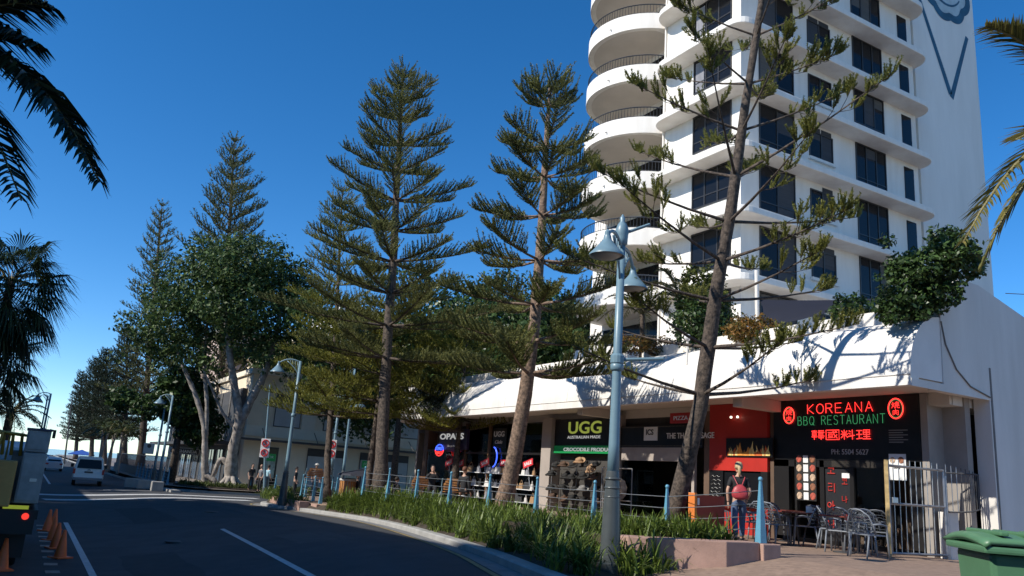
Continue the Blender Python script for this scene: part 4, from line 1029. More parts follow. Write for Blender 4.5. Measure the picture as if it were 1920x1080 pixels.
# dark background trees behind the podium
for i, (px, py, d, s, lab) in enumerate(((830, 650, 62, 4.2, 'dark leafy tree between the tall pine and the balcony tower'), (900, 640, 60, 4.6, 'dark rounded tree behind the awning middle'), (985, 645, 58, 4.3, 'dark tree behind the pine with separate tiers'), (760, 680, 60, 4.0, 'dark tree behind the tall pine'), (1065, 650, 52, 3.4, 'dark tree at the foot of the round balconies'), (690, 700, 70, 4.5, 'dark tree above the beige building'), (600, 690, 70, 4.0, 'dark tree behind the yellowish pine'), (345, 752, 61, 2.3, 'small leafy street tree in front of the charcoal shops'))):
    p = at(px, py, d); base = Vector((p.x, p.y, .5)); hz = p.z-.5
    bl = [(0, 0, hz, s, s, s*.75)] + [(r_.normal()*s*.8, r_.normal()*s*.8, hz+r_.normal()*s*.45, s*.5, s*.5, s*.42) for _ in range(9)] + [(r_.normal()*s*.5, r_.normal()*s*.5, hz-s*.8, s*.6, s*.6, s*.6) for _ in range(2)]
    b_ = bush('leafy_tree', lab, 'tree', base, bl, 15000, .34, DKL, 80+i, stem=False)
    MB().tube([(0, 0, 0), (0, .1, hz*.5), (0, 0, hz)], [.3, .25, .12], 8).build('trunk', BARK, b_, smooth=True)
# podium roof planting
def podium(px, py, d): return at(px, py, d)
ROOFZ = 6.55
for i, (px, py, d, blobs, n, sz, m, lab, nm) in enumerate((
    (1235, 660, 23, [(0, 0, .9, .9, .9, .9), (.6, .2, .7, .7, .7, .6), (-.6, .1, .8, .7, .7, .7), (.1, .1, 1.6, .6, .6, .5)], 5200, .11, DKL, 'dark green shrub on the awning roof beside the lamp arm', 'shrub'),
    (1290, 640, 24, [(0, 0, 1.4, .8, .8, 1.3), (.5, 0, .8, .6, .6, .7)], 3600, .13, YGL, 'tall yellow green shrub on the awning roof behind the leaning pine', 'shrub'),
    (1385, 645, 22, [(0, 0, .35, .75, .6, .45), (-.6, 0, .3, .5, .5, .35), (.6, 0, .25, .45, .4, .3)], 4200, .085, leafmat('croton_leaves', (.30, .13, .03), (.04, .07, .012), .2, 3.5), 'orange flowering shrub on the roof edge right of the leaning trunk', 'shrub'),
    (1190, 690, 25, [(0, 0, .3, .9, .5, .35), (-1.2, 0, .25, .7, .5, .3), (1.0, 0, .3, .6, .5, .3)], 3600, .08, leafmat('croton_leaves', (0, 0, 0), (0, 0, 0)), 'low reddish hedge on the awning roof left of the lamp arm', 'hedge'),
    (1565, 620, 19.5, [(0, 0, .45, .5, .5, .5), (.4, 0, .35, .4, .4, .4)], 2400, .10, DKL, 'small bush on the roof under the shade sail', 'bush'),
    (825, 745, 36, [(0, 0, .2, 1.2, .8, .7), (.8, 0, -.4, .8, .6, .8), (-.3, 0, -.5, .6, .5, .6)], 6000, .10, leafmat('grey_green_leaves', (.09, .115, .06), (.02, .03, .016), .2, 1.5), 'grey green creeper hanging over the awning edge', 'shrub'))):
    p = podium(px, py, d); p.z = ROOFZ if i != 5 else p.z; p.x = max(p.x, 17.0) if i != 5 else p.x
    bush(nm, lab, nm, p, blobs, n, sz, m, 200+i, stem=i != 5)
p = at(1735, 560, 17.5)
bl = []
for (px, py, dd, s) in ((1680, 570, 0, .42), (1700, 520, .2, .40), (1740, 500, 0, .45), (1790, 470, -.2, .42), (1810, 500, 0, .36), (1760, 550, 0, .42), (1720, 570, .1, .40), (1690, 500, .3, .34), (1770, 450, .2, .34), (1670, 585, 0, .3)):
    q = at(px, py, 17.3+dd)-p; bl.append((q.x, q.y, q.z, s*1.1, s*1.1, s*.9))
    for _ in range(3): bl.append((q.x+r_.normal()*s*.8, q.y+r_.normal()*s*.8, q.z+r_.normal()*s*.7, s*.4, s*.4, s*.35))
tb = bush('leafy_tree', 'glossy small tree growing over the right end of the awning roof', 'tree', p, bl, 9000, .11, DKL, 300, stem=False)
mb = MB()
for q in bl[::4]: mb.tube([(at(1712, 598, 17.6)-p), Vector((q[0]*.5, q[1]*.5, q[2]*.5-.1)), Vector(q[:3])], [.05, .035, .012], 5)
mb.build('stems', BARK, tb, smooth=True)

# palms
PALMD = leafmat('dark_palm_leaflets', (.030, .045, .018), (.010, .016, .008), .15, 1.0, .4)
PALMY = leafmat('yellow_palm_leaflets', (.26, .22, .06), (.06, .075, .02), .3, 1.5, .45)
PALMG = leafmat('green_palm_leaflets', (.10, .12, .035), (.02, .035, .012), .25, 1.2, .4)
STALK = mat('palm_stalk', (.20, .17, .07), .6, .2, 3)
def frond(parent, base, tip, arch, ll, m, n=70, drop=.25, seed=0, w=.03, name='frond'):
    """feather frond from base to tip (local to parent), arched upwards, with leaflets on both sides"""
    r = np.random.default_rng(seed); B = np.array(base, float); T = np.array(tip, float); ax = T-B; Lf = np.linalg.norm(ax)
    up = np.array([0, 0, 1.0]); sd = norm(np.cross(ax, up))
    pt = lambda s: B+ax*s+up*(arch*4*s*(1-s))*1.0
    st = MB().tube([pt(s) for s in np.linspace(0, 1, 9)], [.035*(1-.85*s) + .004 for s in np.linspace(0, 1, 9)], 5)
    o = st.build(name, STALK, parent, smooth=True)
    S = np.repeat(np.linspace(.10, .995, n), 2); k = len(S); sg = np.tile([-1, 1], n)
    p = np.array([pt(s) for s in S]); tn = norm(np.array([pt(s+.01)-pt(s-.01) for s in S]))
    ln = ll*np.minimum(1, (S-.05)/.22)*np.minimum(1, (1.03-S)/.45+.22)*(.85+.3*r.random(k))
    d = norm(tn*.75 + sd*sg[:, None]*.8 + up*(.12+.15*r.normal(size=k))[:, None])
    mid = p+d*(ln*.5)[:, None]; end = p+d*ln[:, None]-up*(drop*ln)[:, None]; wv = norm(np.cross(d, up+r.normal(size=(k, 3))*.3))*w
    V = np.concatenate([np.stack([p-wv*.5, p+wv*.5, mid+wv*.5, mid-wv*.5], 1), np.stack([mid-wv*.5, mid+wv*.5, end+wv*.06, end-wv*.06], 1)])
    tri_mesh('leaflets', V, m, o, 4)
    return o
def palm_trunk(parent, h, r0, r1, lean=(0, 0), m=None):
    mb = MB(); n = 24
    mb.tube([(lean[0]*(i/n)**2, lean[1]*(i/n)**2, -h*(1-i/n)) for i in range(n+1)], [(r0+(r1-r0)*i/n)*(1+.06*(i % 2)) for i in range(n+1)], 10)
    for i, v in enumerate(mb.v): mb.v[i] = (v[0]-lean[0], v[1]-lean[1], v[2])
    return mb.build('trunk', m or BARK, parent, smooth=True)
# top left date palm
c = at(-230, 150, 12.5); PL = thing('date_palm', 'date palm at left edge, dark arching fronds against the sky', 'palm', c)
palm_trunk(PL, c.z-.14, .32, .28)
for i, (px, py, dd, ar, n_) in enumerate(((100, 16, .3, .55, 80), (72, 88, -.6, .5, 80), (186, 342, -1.2, 1.15, 100), (165, 300, .6, 1.05, 90), (40, 376, -2.2, .75, 80), (-60, 470, -2, .6, 70), (-100, -200, 0, .6, 70), (60, -150, 1, .6, 70), (-500, 0, 0, .8, 60), (-450, 300, -1, .8, 60), (-230, -320, 1.5, .5, 60), (-420, -220, 0, .6, 60), (-300, 420, -3, .7, 60))):
    frond(PL, (0, 0, 0), at(px, py, 12.0+dd)-c, ar, .75, PALMD, n_+50, .35, 400+i, .055)
# right date palm
c = at(2075, 250, 8.6); PR = thing('date_palm', 'date palm at right edge with yellowing sunlit fronds', 'palm', c)
palm_trunk(PR, c.z-1.38, .30, .26)
for i, (px, py, dd, ar) in enumerate(((1806, 455, -.3, .42), (1838, 500, .5, .40), (1848, 50, .2, .25), (1905, 262, -1.2, .12), (1960, 560, 0, .3), (2200, 500, 0, .4), (2300, 200, 0, .4), (2150, -150, 0, .3), (1950, -120, .8, .3), (2250, 0, .5, .3))):
    frond(PR, (0, 0, 0), at(px, py, 8.4+dd)-c, ar, .40, PALMY, 80, .15, 430+i, .022)
# fan palm mass at left
def fan_leaf(parent, base, dirv, stalk, rad, m, seed, name='fan_leaf'):
    r = np.random.default_rng(seed); d = norm(np.array(dirv, float)); up = np.array([0, 0, 1.0]); sd = norm(np.cross(d, up)); b = np.array(base, float)
    e = b+d*stalk; o = MB().tube([b, (b+e)/2+up*.05, e], [.02, .016, .012], 4).build(name, STALK, parent)
    n = 30; an = np.linspace(-2.0, 2.0, n); f = d[None]*np.cos(an)[:, None]+sd[None]*np.sin(an)[:, None]
    ln = rad*(.8+.2*np.cos(an*.6))*(.9+.2*r.random(n)); mid = e+f*(ln*.55)[:, None]-up*.03; end = e+f*ln[:, None]-up*(.42*ln*(.6+.8*r.random(n)))[:, None]
    w = norm(np.cross(f, up))*.04; E_ = np.repeat(e[None], n, 0)
    V = np.concatenate([np.stack([E_, E_, mid+w, mid-w], 1)[:, [0, 2, 3]].repeat(1, 0).reshape(n, 3, 3)[:, [0, 1, 2, 2]], np.stack([mid-w, mid+w, end+w*.1, end-w*.1], 1)])
    tri_mesh('blades', V, m, o, 4); return o
def fan_palm(lab, c, zb, R_, n, seed, m=PALMD, low=-1.2):
    r = np.random.default_rng(seed); t_ = thing('fan_palm', lab, 'palm', c); palm_trunk(t_, c.z-zb, .2, .16)
    for i in range(n):
        az = 2.4*i+r.normal()*.2; el = 1.1+(low-1.1)*(i/n)+r.normal()*.12
        fan_leaf(t_, (0, 0, -.8*(i/n)), (math.cos(az)*math.cos(el), math.sin(az)*math.cos(el), math.sin(el)), R_*.5*(.8+.4*r.random()), R_*.55, m, seed*100+i)
    return t_
PALMF = leafmat('fan_palm_blades', (.045, .07, .028), (.012, .02, .009), .2, 1.0, .4)
fan_palm('tall fan palm with drooping skirt at left edge', at(22, 525, 33), .14, 2.6, 64, 45, PALMF, -1.45)
fan_palm('second fan palm lower behind the left fan palm', at(-10, 660, 37), .14, 2.4, 44, 46, PALMF, -1.4)
c = at(20, 775, 46); pp = thing('date_palm', 'small dark feather palm behind the parked truck', 'palm', c); palm_trunk(pp, c.z-.14, .25, .22)
for i in range(26):
    a = 2.4*i; e = .9-.06*i; frond(pp, (0, 0, 0), (math.cos(a)*math.cos(e)*2.1, math.sin(a)*math.cos(e)*2.1, math.sin(e)*1.8-.3), .35, .35, PALMD, 34, .3, 500+i, .05)
# palm clump on the roof terrace and slender street palms
c = at(1275, 560, 25.5); pp = thing('feather_palm', 'pale feather palm on the podium roof left of the leaning trunk', 'palm', c); palm_trunk(pp, c.z-ROOFZ, .09, .07)
for i in range(15):
    a = 2.4*i; e = 1.1-.09*i; frond(pp, (0, 0, 0), (math.cos(a)*math.cos(e)*1.5, math.sin(a)*math.cos(e)*1.5, math.sin(e)*1.3-.2), .35, .34, PALMG if i % 3 else PALMY, 34, .25, 540+i, .025)
c = at(1205, 590, 26.5); pp = thing('feather_palm', 'feather palm on the podium roof right behind the big lamp', 'palm', c); palm_trunk(pp, c.z-ROOFZ, .09, .07)
for i in range(14):
    a = 2.4*i+1; e = 1.0-.09*i; frond(pp, (0, 0, 0), (math.cos(a)*math.cos(e)*1.5, math.sin(a)*math.cos(e)*1.5, math.sin(e)*1.3-.2), .35, .34, PALMY if i % 3 else PALMG, 32, .25, 570+i, .025)
PT = mat('pale_palm_trunk', (.42, .38, .33), .8, .15, 4)
for i, (px, d) in enumerate(((197, 80), (208, 76), (216, 82), (224, 78), (233, 74), (241, 84))):
    c = at(px-4, 806+4*(i % 3), d); b_ = at(px, 885, d)
    pp = thing('slender_palm', 'slender pale trunked palm beyond the van, ' + ('leftmost', 'second from left', 'third from left', 'fourth from left', 'fifth from left', 'rightmost')[i] + ' of the clump', 'palm', c, group='slender palms beyond the van'); palm_trunk(pp, c.z-.46, .13, .09, (.5*(i % 2)-.2, 0), PT)
    for j in range(11):
        a = 2.4*j+i; e = .9-.12*j; frond(pp, (0, 0, 0), (math.cos(a)*math.cos(e)*1.9, math.sin(a)*math.cos(e)*1.9, math.sin(e)*1.5-.3), .4, .45, PALMG, 18, .3, 600+20*i+j, .09)

# strappy garden plants
STRAP = leafmat('strappy_leaves', (.22, .29, .05), (.035, .065, .016), .3, 1.6, .4)
def straps(name, label, roots, lmin, lmax, seed, m=STRAP, w=.035, cat='plants'):
    r = np.random.default_rng(seed); n = len(roots); P0 = np.array(roots, float); az = r.random(n)*6.283; L_ = lmin+(lmax-lmin)*r.random(n); lean = .25+.75*r.random(n)
    d = np.stack([np.cos(az), np.sin(az), np.zeros(n)], 1); up = np.array([0, 0, 1.0]); sd = np.stack([-np.sin(az), np.cos(az), np.zeros(n)], 1)*(w*(.6+.7*r.random(n)))[:, None]
    def pt(s): return P0+d*(L_*lean*(s**1.6)*.9)[:, None]+up*(L_*(s*(1.05-.25*lean)-.62*lean*s**2.6))[:, None]
    pts = [pt(s) for s in (0, .3, .6, .85, 1)]; ws = (.7, 1, .85, .5, .06)
    V = np.concatenate([np.stack([pts[i]-sd*ws[i]*.5, pts[i]+sd*ws[i]*.5, pts[i+1]+sd*ws[i+1]*.5, pts[i+1]-sd*ws[i+1]*.5], 1) for i in range(4)])
    o = tri_mesh(name, V, m, None, 4); return tag(o, label, cat, kind='stuff')
r_ = np.random.default_rng(9); roots = []
clumps = []
for _ in range(1200):
    p = kp[r_.integers(0, len(kp))]
    if not 10.4 < p.y < 34.2: continue
    y = p.y + r_.normal()*.25; x1 = xl(y)+.05; s = r_.random(); x0 = p.x+.32
    if x1-x0 < .25: continue
    clumps.append((x0+(x1-x0)*s, y, bed_z(p, s**.7, y)-.03))
for c in clumps:
    for _ in range(24): roots.append((c[0]+r_.normal()*.07, c[1]+r_.normal()*.07, c[2]))
straps('garden_plants', 'strappy green plants filling the long kerbside bed', roots, .45, .95, 1)
roots = []
for _ in range(70):
    x = 9.7+2.0*r_.random(); y = 11.0+1.7*r_.random()
    if (x-9.5)*.75+(y-11.85) < .1: continue
    for _ in range(18): roots.append((x+r_.normal()*.06, y+r_.normal()*.06, 1.5))
straps('garden_plants', 'strappy green plants in the brown planter by the railing end', roots, .4, .75, 2)
roots = []
for _ in range(60):
    x = 10.75+.5*r_.random(); y = 36.5+6.2*r_.random()
    for _ in range(14): roots.append((x+r_.normal()*.1, y+r_.normal()*.1, .6+.2*r_.random()))
straps('garden_plants', 'bushy strappy plants at the street corner by the yellow kerb', roots, .4, .8, 3)
roots = []
for _ in range(330):
    t_ = r_.random(); x = 9.8+9.5*t_; y = lerp_tab([(9.8, 60.5), (11.2, 58.6), (14, 57.9), (19.5, 57.9)], x)+2.0*r_.random()
    for _ in range(9): roots.append((x+r_.normal()*.12, y+r_.normal()*.12, .52))
straps('garden_plants', 'low green plants in the far garden strip under the fig tree', roots, .3, .6, 4, leafmat('far_strip_leaves', (.14, .17, .045), (.03, .045, .015), .25, .8), .07)
# ------------------------------------------------------------------ street lamps
SHADE_IN = mat('pale_shade_inside', (.45, .42, .38), .6, 0)
def shade(parent, loc, r=.30, name='lamp_shade'):
    h = r*1.25
    s = MB().lathe([(r*.12, h), (r*.2, h*.98), (r*.24, h*.80), (r*.36, h*.66), (r*.62, h*.42), (r*.86, h*.2), (r, .03), (r*1.02, 0), (r*.97, 0), (r*.82, .2*h), (r*.3, .6*h)], seg=24).build(name, BLUE, parent, smooth='auto')
    s.location = loc
    g = MB().lathe([(.001, -.05), (r*.5, -.04), (r*.9, .03), (r*.88, .05), (.001, .06)], seg=20).build('lens', SHADE_IN, s, smooth=True)
    return s
def street_lamp(label, base, H, arms, r=.075, shr=.30, side_arm=None, grey=1.45, finial=True, rz=0):
    t_ = thing('street_lamp', label, 'street lamp', base, rz)
    MB().lathe([(r*2.4, -.3), (r*2.4, .03), (r*2.05, .05), (r*1.9, .5), (r*1.55, grey*.8), (r*1.35, grey), (r*1.3, grey+.03)], seg=16).build('base', GREYP, t_, smooth='auto')
    for q in (grey*.72, grey*.82, grey*.92):
        MB().lathe([(r*1.5, q), (r*1.66, q+.015), (r*1.66, q+.03), (r*1.45, q+.045)], seg=16).build('base_ring', GREYP, t_, smooth=True)
    MB().lathe([(r*1.25, grey), (r*1.1, grey+.5), (r*.92, H*.62), (r*.8, H)], seg=16).build('pole', BLUE, t_, smooth=True)
    MB().lathe([(r*1.05, H*.585), (r*1.4, H*.59), (r*1.4, H*.605), (r*1.05, H*.61)], seg=14).build('collar', BLUE, t_, smooth=True)
    if finial: MB().lathe([(r*.8, H), (r*1.25, H+.02), (r*1.3, H+.12), (r*1.35, H+.2), (r*1.5, H+.28), (r*1.0, H+.40), (r*.5, H+.46), (r*.6, H+.52), (.01, H+.6)], seg=14).build('finial', BLUE, t_, smooth=True)
    for (az, reach, zz) in arms:
        d = Vector((math.cos(az), math.sin(az), 0)); ar = MB()
        pts = [Vector((0, 0, H-.95)) + d*(reach*(1-math.cos(s*math.pi/2))) + Vector((0, 0, .9*math.sin(s*math.pi/2))) for s in np.linspace(0, 1, 9)]
        pts = [Vector((0, 0, H*1.0-.05-zz*0)) + d*(reach*s) + Vector((0, 0, .22*math.sin(s*math.pi*.62)-.30*s*s)) for s in np.linspace(0, 1, 9)]
        ar.tube(pts, .032, 8)
        low = [Vector((0, 0, H-.75)) + d*(reach*.62*s) + Vector((0, 0, .72*s**.6)) for s in np.linspace(0, 1, 7)]
        ar.tube(low, .022, 6)
        for s in (.2, .4, .6, .8):
            a_ = pts[int(s*6)]; b_ = low[int(s*6)]; ar.tube([a_, b_], .012, 5)
        a_ = ar.build('arm', BLUE, t_, smooth=True)
        e = pts[-1]; sh = shade(t_, (e.x, e.y, e.z-shr*1.25-.02), shr)
        MB().lathe([(.03, 0), (.05, .02), (.05, .1), (.02, .14)], (e.x, e.y, e.z-.06), 10).build('arm_cap', BLUE, t_)
    if side_arm:
        az, ln, zz = side_arm; d = Vector((math.cos(az), math.sin(az), 0))
        MB().tube([Vector((0, 0, zz)), d*ln+Vector((0, 0, zz+.06))], .030, 8).build('banner_arm', BLUE, t_)
        MB().lathe([(r*1.1, zz-.1), (r*1.45, zz-.06), (r*1.45, zz+.06), (r*1.1, zz+.1)], seg=14).build('arm_clamp', BLUE, t_)
    return t_
# main lamp
b = at(1143, 1060, 13.3); top = onz(1163, 430, 0)
LB = Vector((b.x, b.y, b.z))
Hm = 5.55
ax_cam = math.atan2(c_rt.y, c_rt.x)        # direction seen as "right" from the photograph's side
fw = Vector((math.sin(YAW), math.cos(YAW), 0)); dv_ = c_rt*-.34-fw*.94; ax_near = math.atan2(dv_.y, dv_.x)
ML = street_lamp('big blue street lamp with two bell shades nearest the camera', LB, Hm, [(ax_near, 1.15, 0), (ax_near+math.pi, 1.15, .0)], r=.085, shr=.295, side_arm=(ax_cam-.1, .8, 3.45), grey=1.5)
MB().tube([(0, 0, Hm+.22), (math.cos(ax_cam)*.5, math.sin(ax_cam)*.5, Hm+.44)], .03, 7).build('spike', BLUE, ML)
for lab, px, py, d, top_py, arms, sh in (('blue single street lamp beside the round red traffic signs', 530, 935, 36, 675, [(ax_cam+math.pi, 1.0, 0)], .34), ('blue double street lamp behind the slim pine trunk', 617, 918, 46, 742, [(ax_cam+math.pi, 1.15, 0), (ax_cam, 1.25, 0)], .36),
    ('blue street lamp nearer the fig tree, left of its trunks', 296, 914, 54, 742, [(ax_cam+math.pi, .85, 0)], .36), ('blue street lamp with grey square sign on its pole', 284, 914, 58, 752, [(ax_cam+math.pi, .75, 0)], .36), ('single shade lamp above the slim pine trunk', 640, 918, 52, 690, [(ax_cam+math.pi, .8, 0)], .42),
    ('street lamp behind the left fan palms', 62, 905, 62, 738, [(ax_cam+math.pi, 1.0, 0)], .4), ('farther street lamp behind the left fan palms', 58, 900, 76, 742, [(ax_cam+math.pi, .8, 0)], .4)):
    b = at(px, py, d); tpx = at(px, top_py, d); street_lamp(lab, b, (py-top_py)*d/FPX*1.0, arms, .085, sh, None, 1.2, finial=False)
gs = thing('square_sign', 'grey square parking sign on the far lamp pole', 'sign', at(279, 841, 57.6)); MB().box(-.36, .36, -.03, .03, -.38, .38).build('panel', mat('grey_sign_face', (.42, .46, .46), .5, .08), gs, bevel=.02)
MB().lathe([(.001, 0), (.14, 0), (.14, .01), (.001, .01)], (0, 0, 0), 16, 'y').build('symbol', DARKF, gs).location = (0, -.045, .18)
# red prohibition sign pairs
SIGNR = mat('sign_red', (.55, .03, .03), .45, 0)
def no_sign(lab, px, py, d, pole=True):
    p = at(px, py, d); s = thing('traffic_sign', lab, 'sign', p)
    MB().box(-.25, .25, -.02, .02, -.52, .52).build('panel', WHT, s, bevel=.01)
    for zz in (.26, -.26):
        mb = MB(); mb.tube([(.18*math.cos(R(a)), -.03, zz+.18*math.sin(R(a))) for a in range(0, 361, 20)], .035, 5); mb.tube([(-.13, -.035, zz+.13), (.13, -.035, zz-.13)], .03, 5); mb.build('red_ring', SIGNR, s)
        MB().tube([(-.05, -.03, zz-.1), (.0, -.03, zz+.1), (.06, -.03, zz-.1)], .03, 4).build('symbol', BLACK, s)
    s.rotation_euler = (0, 0, -.35)
    if pole:
        q = at(489, 925, d); MB().tube([Vector((q.x-p.x, q.y-p.y+.05, q.z-p.z)), Vector(((q.x-p.x)*.0, .06, 0)), Vector((-(q.x-p.x)*.9+.02, .06, 3.6))], [.09, .06, .05], 8).build('pole', BLUE, s)
        MB().lathe([(.17, 0), (.15, 1.0), (.1, 1.15)], (q.x-p.x, q.y-p.y+.05, q.z-p.z-.2), 10).build('pole_base', GREYP, s)
    return s
no_sign('red and white traffic sign pair on the thin pole by the far crossing', 497, 840, 45)
no_sign('red and white traffic sign pair beside the slim pine trunk', 622, 842, 45.5, False)
# ------------------------------------------------------------------ blue post and wire railing
def post_mesh():
    mb = MB(); n = 4
    for (r_, z) in ((.105, 0), (.10, .12), (.03, 1.10)):
        for j in range(4): a = math.pi/4+j*math.pi/2; mb.v.append((r_*math.cos(a), r_*math.sin(a), z))
    for i in range(2):
        for j in range(4): q = (j+1) % 4; mb.f.append((4*i+j, 4*i+q, 4*i+4+q, 4*i+4+j))
    mb.f += [(3, 2, 1, 0), (8, 9, 10, 11)]
    return mb
P0 = post_mesh().build('post', BLUEL, bevel=.008)
BALL = MB().lathe([(.001, 0), (.03, .01), (.045, .045), (.03, .08), (.001, .09)], (0, 0, 1.08), 10).build('post_ball', BLUEL, P0, smooth=True)
WIRE = mat('steel_wire', (.34, .35, .36), .4, 0, metal=.6)
def railing(label, pts, first, zw=(.25, .47, .69, .92)):
    root = thing('post_and_wire_railing', label, 'railing', Vector(pts[0]))
    for i, p in enumerate(pts):
        if first[0]: o = P0; first[0] = False; o.parent = root
        else: o = copy_tree(P0, root)
        o.location = Vector(p)-Vector(pts[0]); o.rotation_euler = (0, 0, random.uniform(-.1, .1))
    for i in range(len(pts)-1):
        a = Vector(pts[i])-Vector(pts[0]); b = Vector(pts[i+1])-Vector(pts[0])
        for z in zw:
            m_ = (a+b)/2+Vector((0, 0, z-.012)); MB().tube([a+Vector((0, 0, z)), m_, b+Vector((0, 0, z))], .008, 4).build('wire', WIRE, root)
    return root
fst = [True]
railing('long blue post and wire railing behind the kerbside garden bed', [(11.65, 10.6, 1.60)] + [(11.6, 10.56+2.5*i, 1.36) for i in range(1, 9)], fst)
railing('blue post and wire railing at the far end of the shops', [(11.5, 35.35, .80), (12.0, 38.0, .8), (12.2, 40.6, .8), (13.0, 42.6, .8)], fst)
railing('cluster of blue posts guarding the corner crossing', [(12.6, 36.6, .8), (13.0, 38.4, .8), (13.4, 40.2, .8), (13.8, 42.2, .8), (14.6, 43.6, .8)], fst)
railing('blue post railing in front of the beige building', [tuple(Vector((at(x, 905, 56).x, at(x, 905, 56).y, .46))) for x in (470, 487, 517, 535)], fst)
railing('far blue post railing along the kerb beyond the crossing', [(8.95, 61.5+2.3*i, .46) for i in range(9)], fst)
# concrete blocks at the far kerb
for i, (px, py, s, lab) in enumerate(((246, 905, .9, 'concrete kerb block nearest the white van'), (272, 908, 1.1, 'middle concrete kerb block under the far railing'), (293, 912, .7, 'concrete kerb block at the foot of the far lamp'))):
    p = onz(px, py+6, .3); o = MB().prism([(-s*.5, -.35), (s*.5, -.35), (s*.45, .35), (-s*.45, .35)], -.1, .5).build('concrete_block', CONC, bevel=.05); o.location = p; tag(o, lab, 'block')
w_ = thing('low_wall', 'dark rendered low wall along the far kerb behind the van', 'wall', (9.3, 66, .4)); MB().box(0, .3, 0, 40, 0, .85).build('wall', mat('dark_render', (.10, .10, .11), .8, .1), w_)
fsl = MB()
for i in range(80): fsl.box(.1, .14, .5*i, .5*i+.04, .85, 1.9)
fsl.box(.1, .14, 0, 40, 1.9, 1.95); fsl.build('fence_bars', mat('navy_fence', (.02, .025, .05), .5, 0), w_)
# ------------------------------------------------------------------ gate, screen fence, wheelie bin
GT = thing('steel_gate', 'galvanised barred gate with worn yellow post beside the restaurant', 'gate', (0, 0, 0))
g0 = onz(1672, 1045, 1.38); g1 = onz(1780, 1049, 1.38); gd = (g1-g0).normalized(); gl = (g1-g0).length
def gp(s, z): q = g0+gd*s; return (q.x, q.y, 1.38+z)
MB().tube([gp(-.06, -.1), gp(-.06, 1.98)], .05, 4).build('post', mat('worn_yellow_post', (.50, .36, .16), .7, .3, 6), GT)
fr = MB()
for a, b in (((0, .06), (0, 1.9)), ((gl-.05, .06), (gl-.05, 1.88)), ((0, .08), (gl-.05, .08)), ((0, 1.08), (gl-.05, 1.08)), ((0, 1.86), (gl-.05, 1.86))): fr.tube([gp(*a), gp(*b)], .028, 4)
fr.build('frame', STEEL, GT)
for i in range(9): MB().tube([gp(.14+(gl-.2)*i/9, .08), gp(.14+(gl-.2)*i/9, 2.0)], .010, 5).build('bar', STEEL, GT)
MB().box(-.09, .09, -.05, .02, -.06, .06).build('lock', STEEL, GT, bevel=.01).location = gp(.12, 1.15)
MB().tube([gp(gl, -.1), gp(gl, 1.75)], .035, 4).build('hinge_post', STEEL, GT)
MB().prism([gp(gl+.06, 0)[:2], gp(gl+.36, 0)[:2], (gp(gl+.36, 0)[0]+.02, gp(gl+.36, 0)[1]+.25), (gp(gl+.06, 0)[0]+.02, gp(gl+.06, 0)[1]+.25)], 1.3, 2.36).build('pillar', WHITE2, GT, bevel=.01)
CF = thing('curved_bar_fence', 'small curved fence panel of thin bars between gate and side wall', 'fence', (0, 0, 0))
cpts = []
for i in range(15):
    s = i/14; q = Vector(gp(gl+.04+.95*s, 0)); bulge = .32*math.sin(s*math.pi); cpts.append(Vector((q.x+.0, q.y-bulge, 0)))
for i, q in enumerate(cpts): MB().tube([(q.x, q.y, 2.36+.0+.30*(i/14)**2), (q.x, q.y, 3.38-.02*i)], .010, 4).build('bar', STEEL if i < 3 else DARKF, CF)
MB().tube([(q.x, q.y, 3.20) for q in cpts], .016, 5).build('rail', DARKF, CF); MB().tube([(q.x, q.y, 2.37+.30*(i/14)**2) for i, q in enumerate(cpts)], .018, 5).build('rail', DARKF, CF)
WB = thing('wheelie_bin', 'green wheelie bin at the right edge of the pavement', 'bin', (0, 0, 0))
GB = mat('green_bin_plastic', (.085, .20, .105), .42, .08, 3, bump=.05)
bl_ = at(1850, 1003, 5.0); WB.location = (bl_.x+.20, bl_.y-.06, bl_.z-1.03); WB.rotation_euler = (0, 0, R(-42))
mb = MB().prism([(-.25, -.31), (.25, -.31), (.25, .31), (-.25, .31)], 0, .93)
mb.v = [(x*(.82+.18*z/.93), y*(.82+.18*z/.93), z) for x, y, z in mb.v]; mb.build('body', GB, WB, bevel=.03)
MB().box(-.30, .30, -.37, .35, .93, .975).build('rim', GB, WB, bevel=.015)
mb = MB(); ns = 8
for i in range(ns+1):
    y = -.38+.76*i/ns; z = 1.01+.035*math.sin(math.pi*i/ns)
    for x, dz in ((-.31, -.03), (-.27, .0), (.27, 0), (.31, -.03)): mb.v.append((x, y, z+dz))
for i in range(ns):
    for k in range(3): a = 4*i+k; mb.f.append((a, a+1, a+5, a+4))
ld = mb.build('lid', GB, WB, smooth=True); md = ld.modifiers.new('s', 'SOLIDIFY'); md.thickness = .03
for x in (-.16, 0, .16): MB().box(x-.025, x+.025, -.30, .30, 1.035, 1.062).build('lid_rib', GB, WB, bevel=.01)
MB().tube([(-.25, .40, .97), (.25, .40, .97)], .018, 8).build('handle', GB, WB)
for x in (-.2, -.07, .07, .2): MB().box(x-.015, x+.015, .33, .42, .93, .99).build('handle_bracket', GB, WB)
for x in (-.24, .24): MB().lathe([(.001, -.03), (.1, -.03), (.1, .03), (.001, .03)], (x, .30, .1), 14, 'x').build('wheel', BLACK, WB)
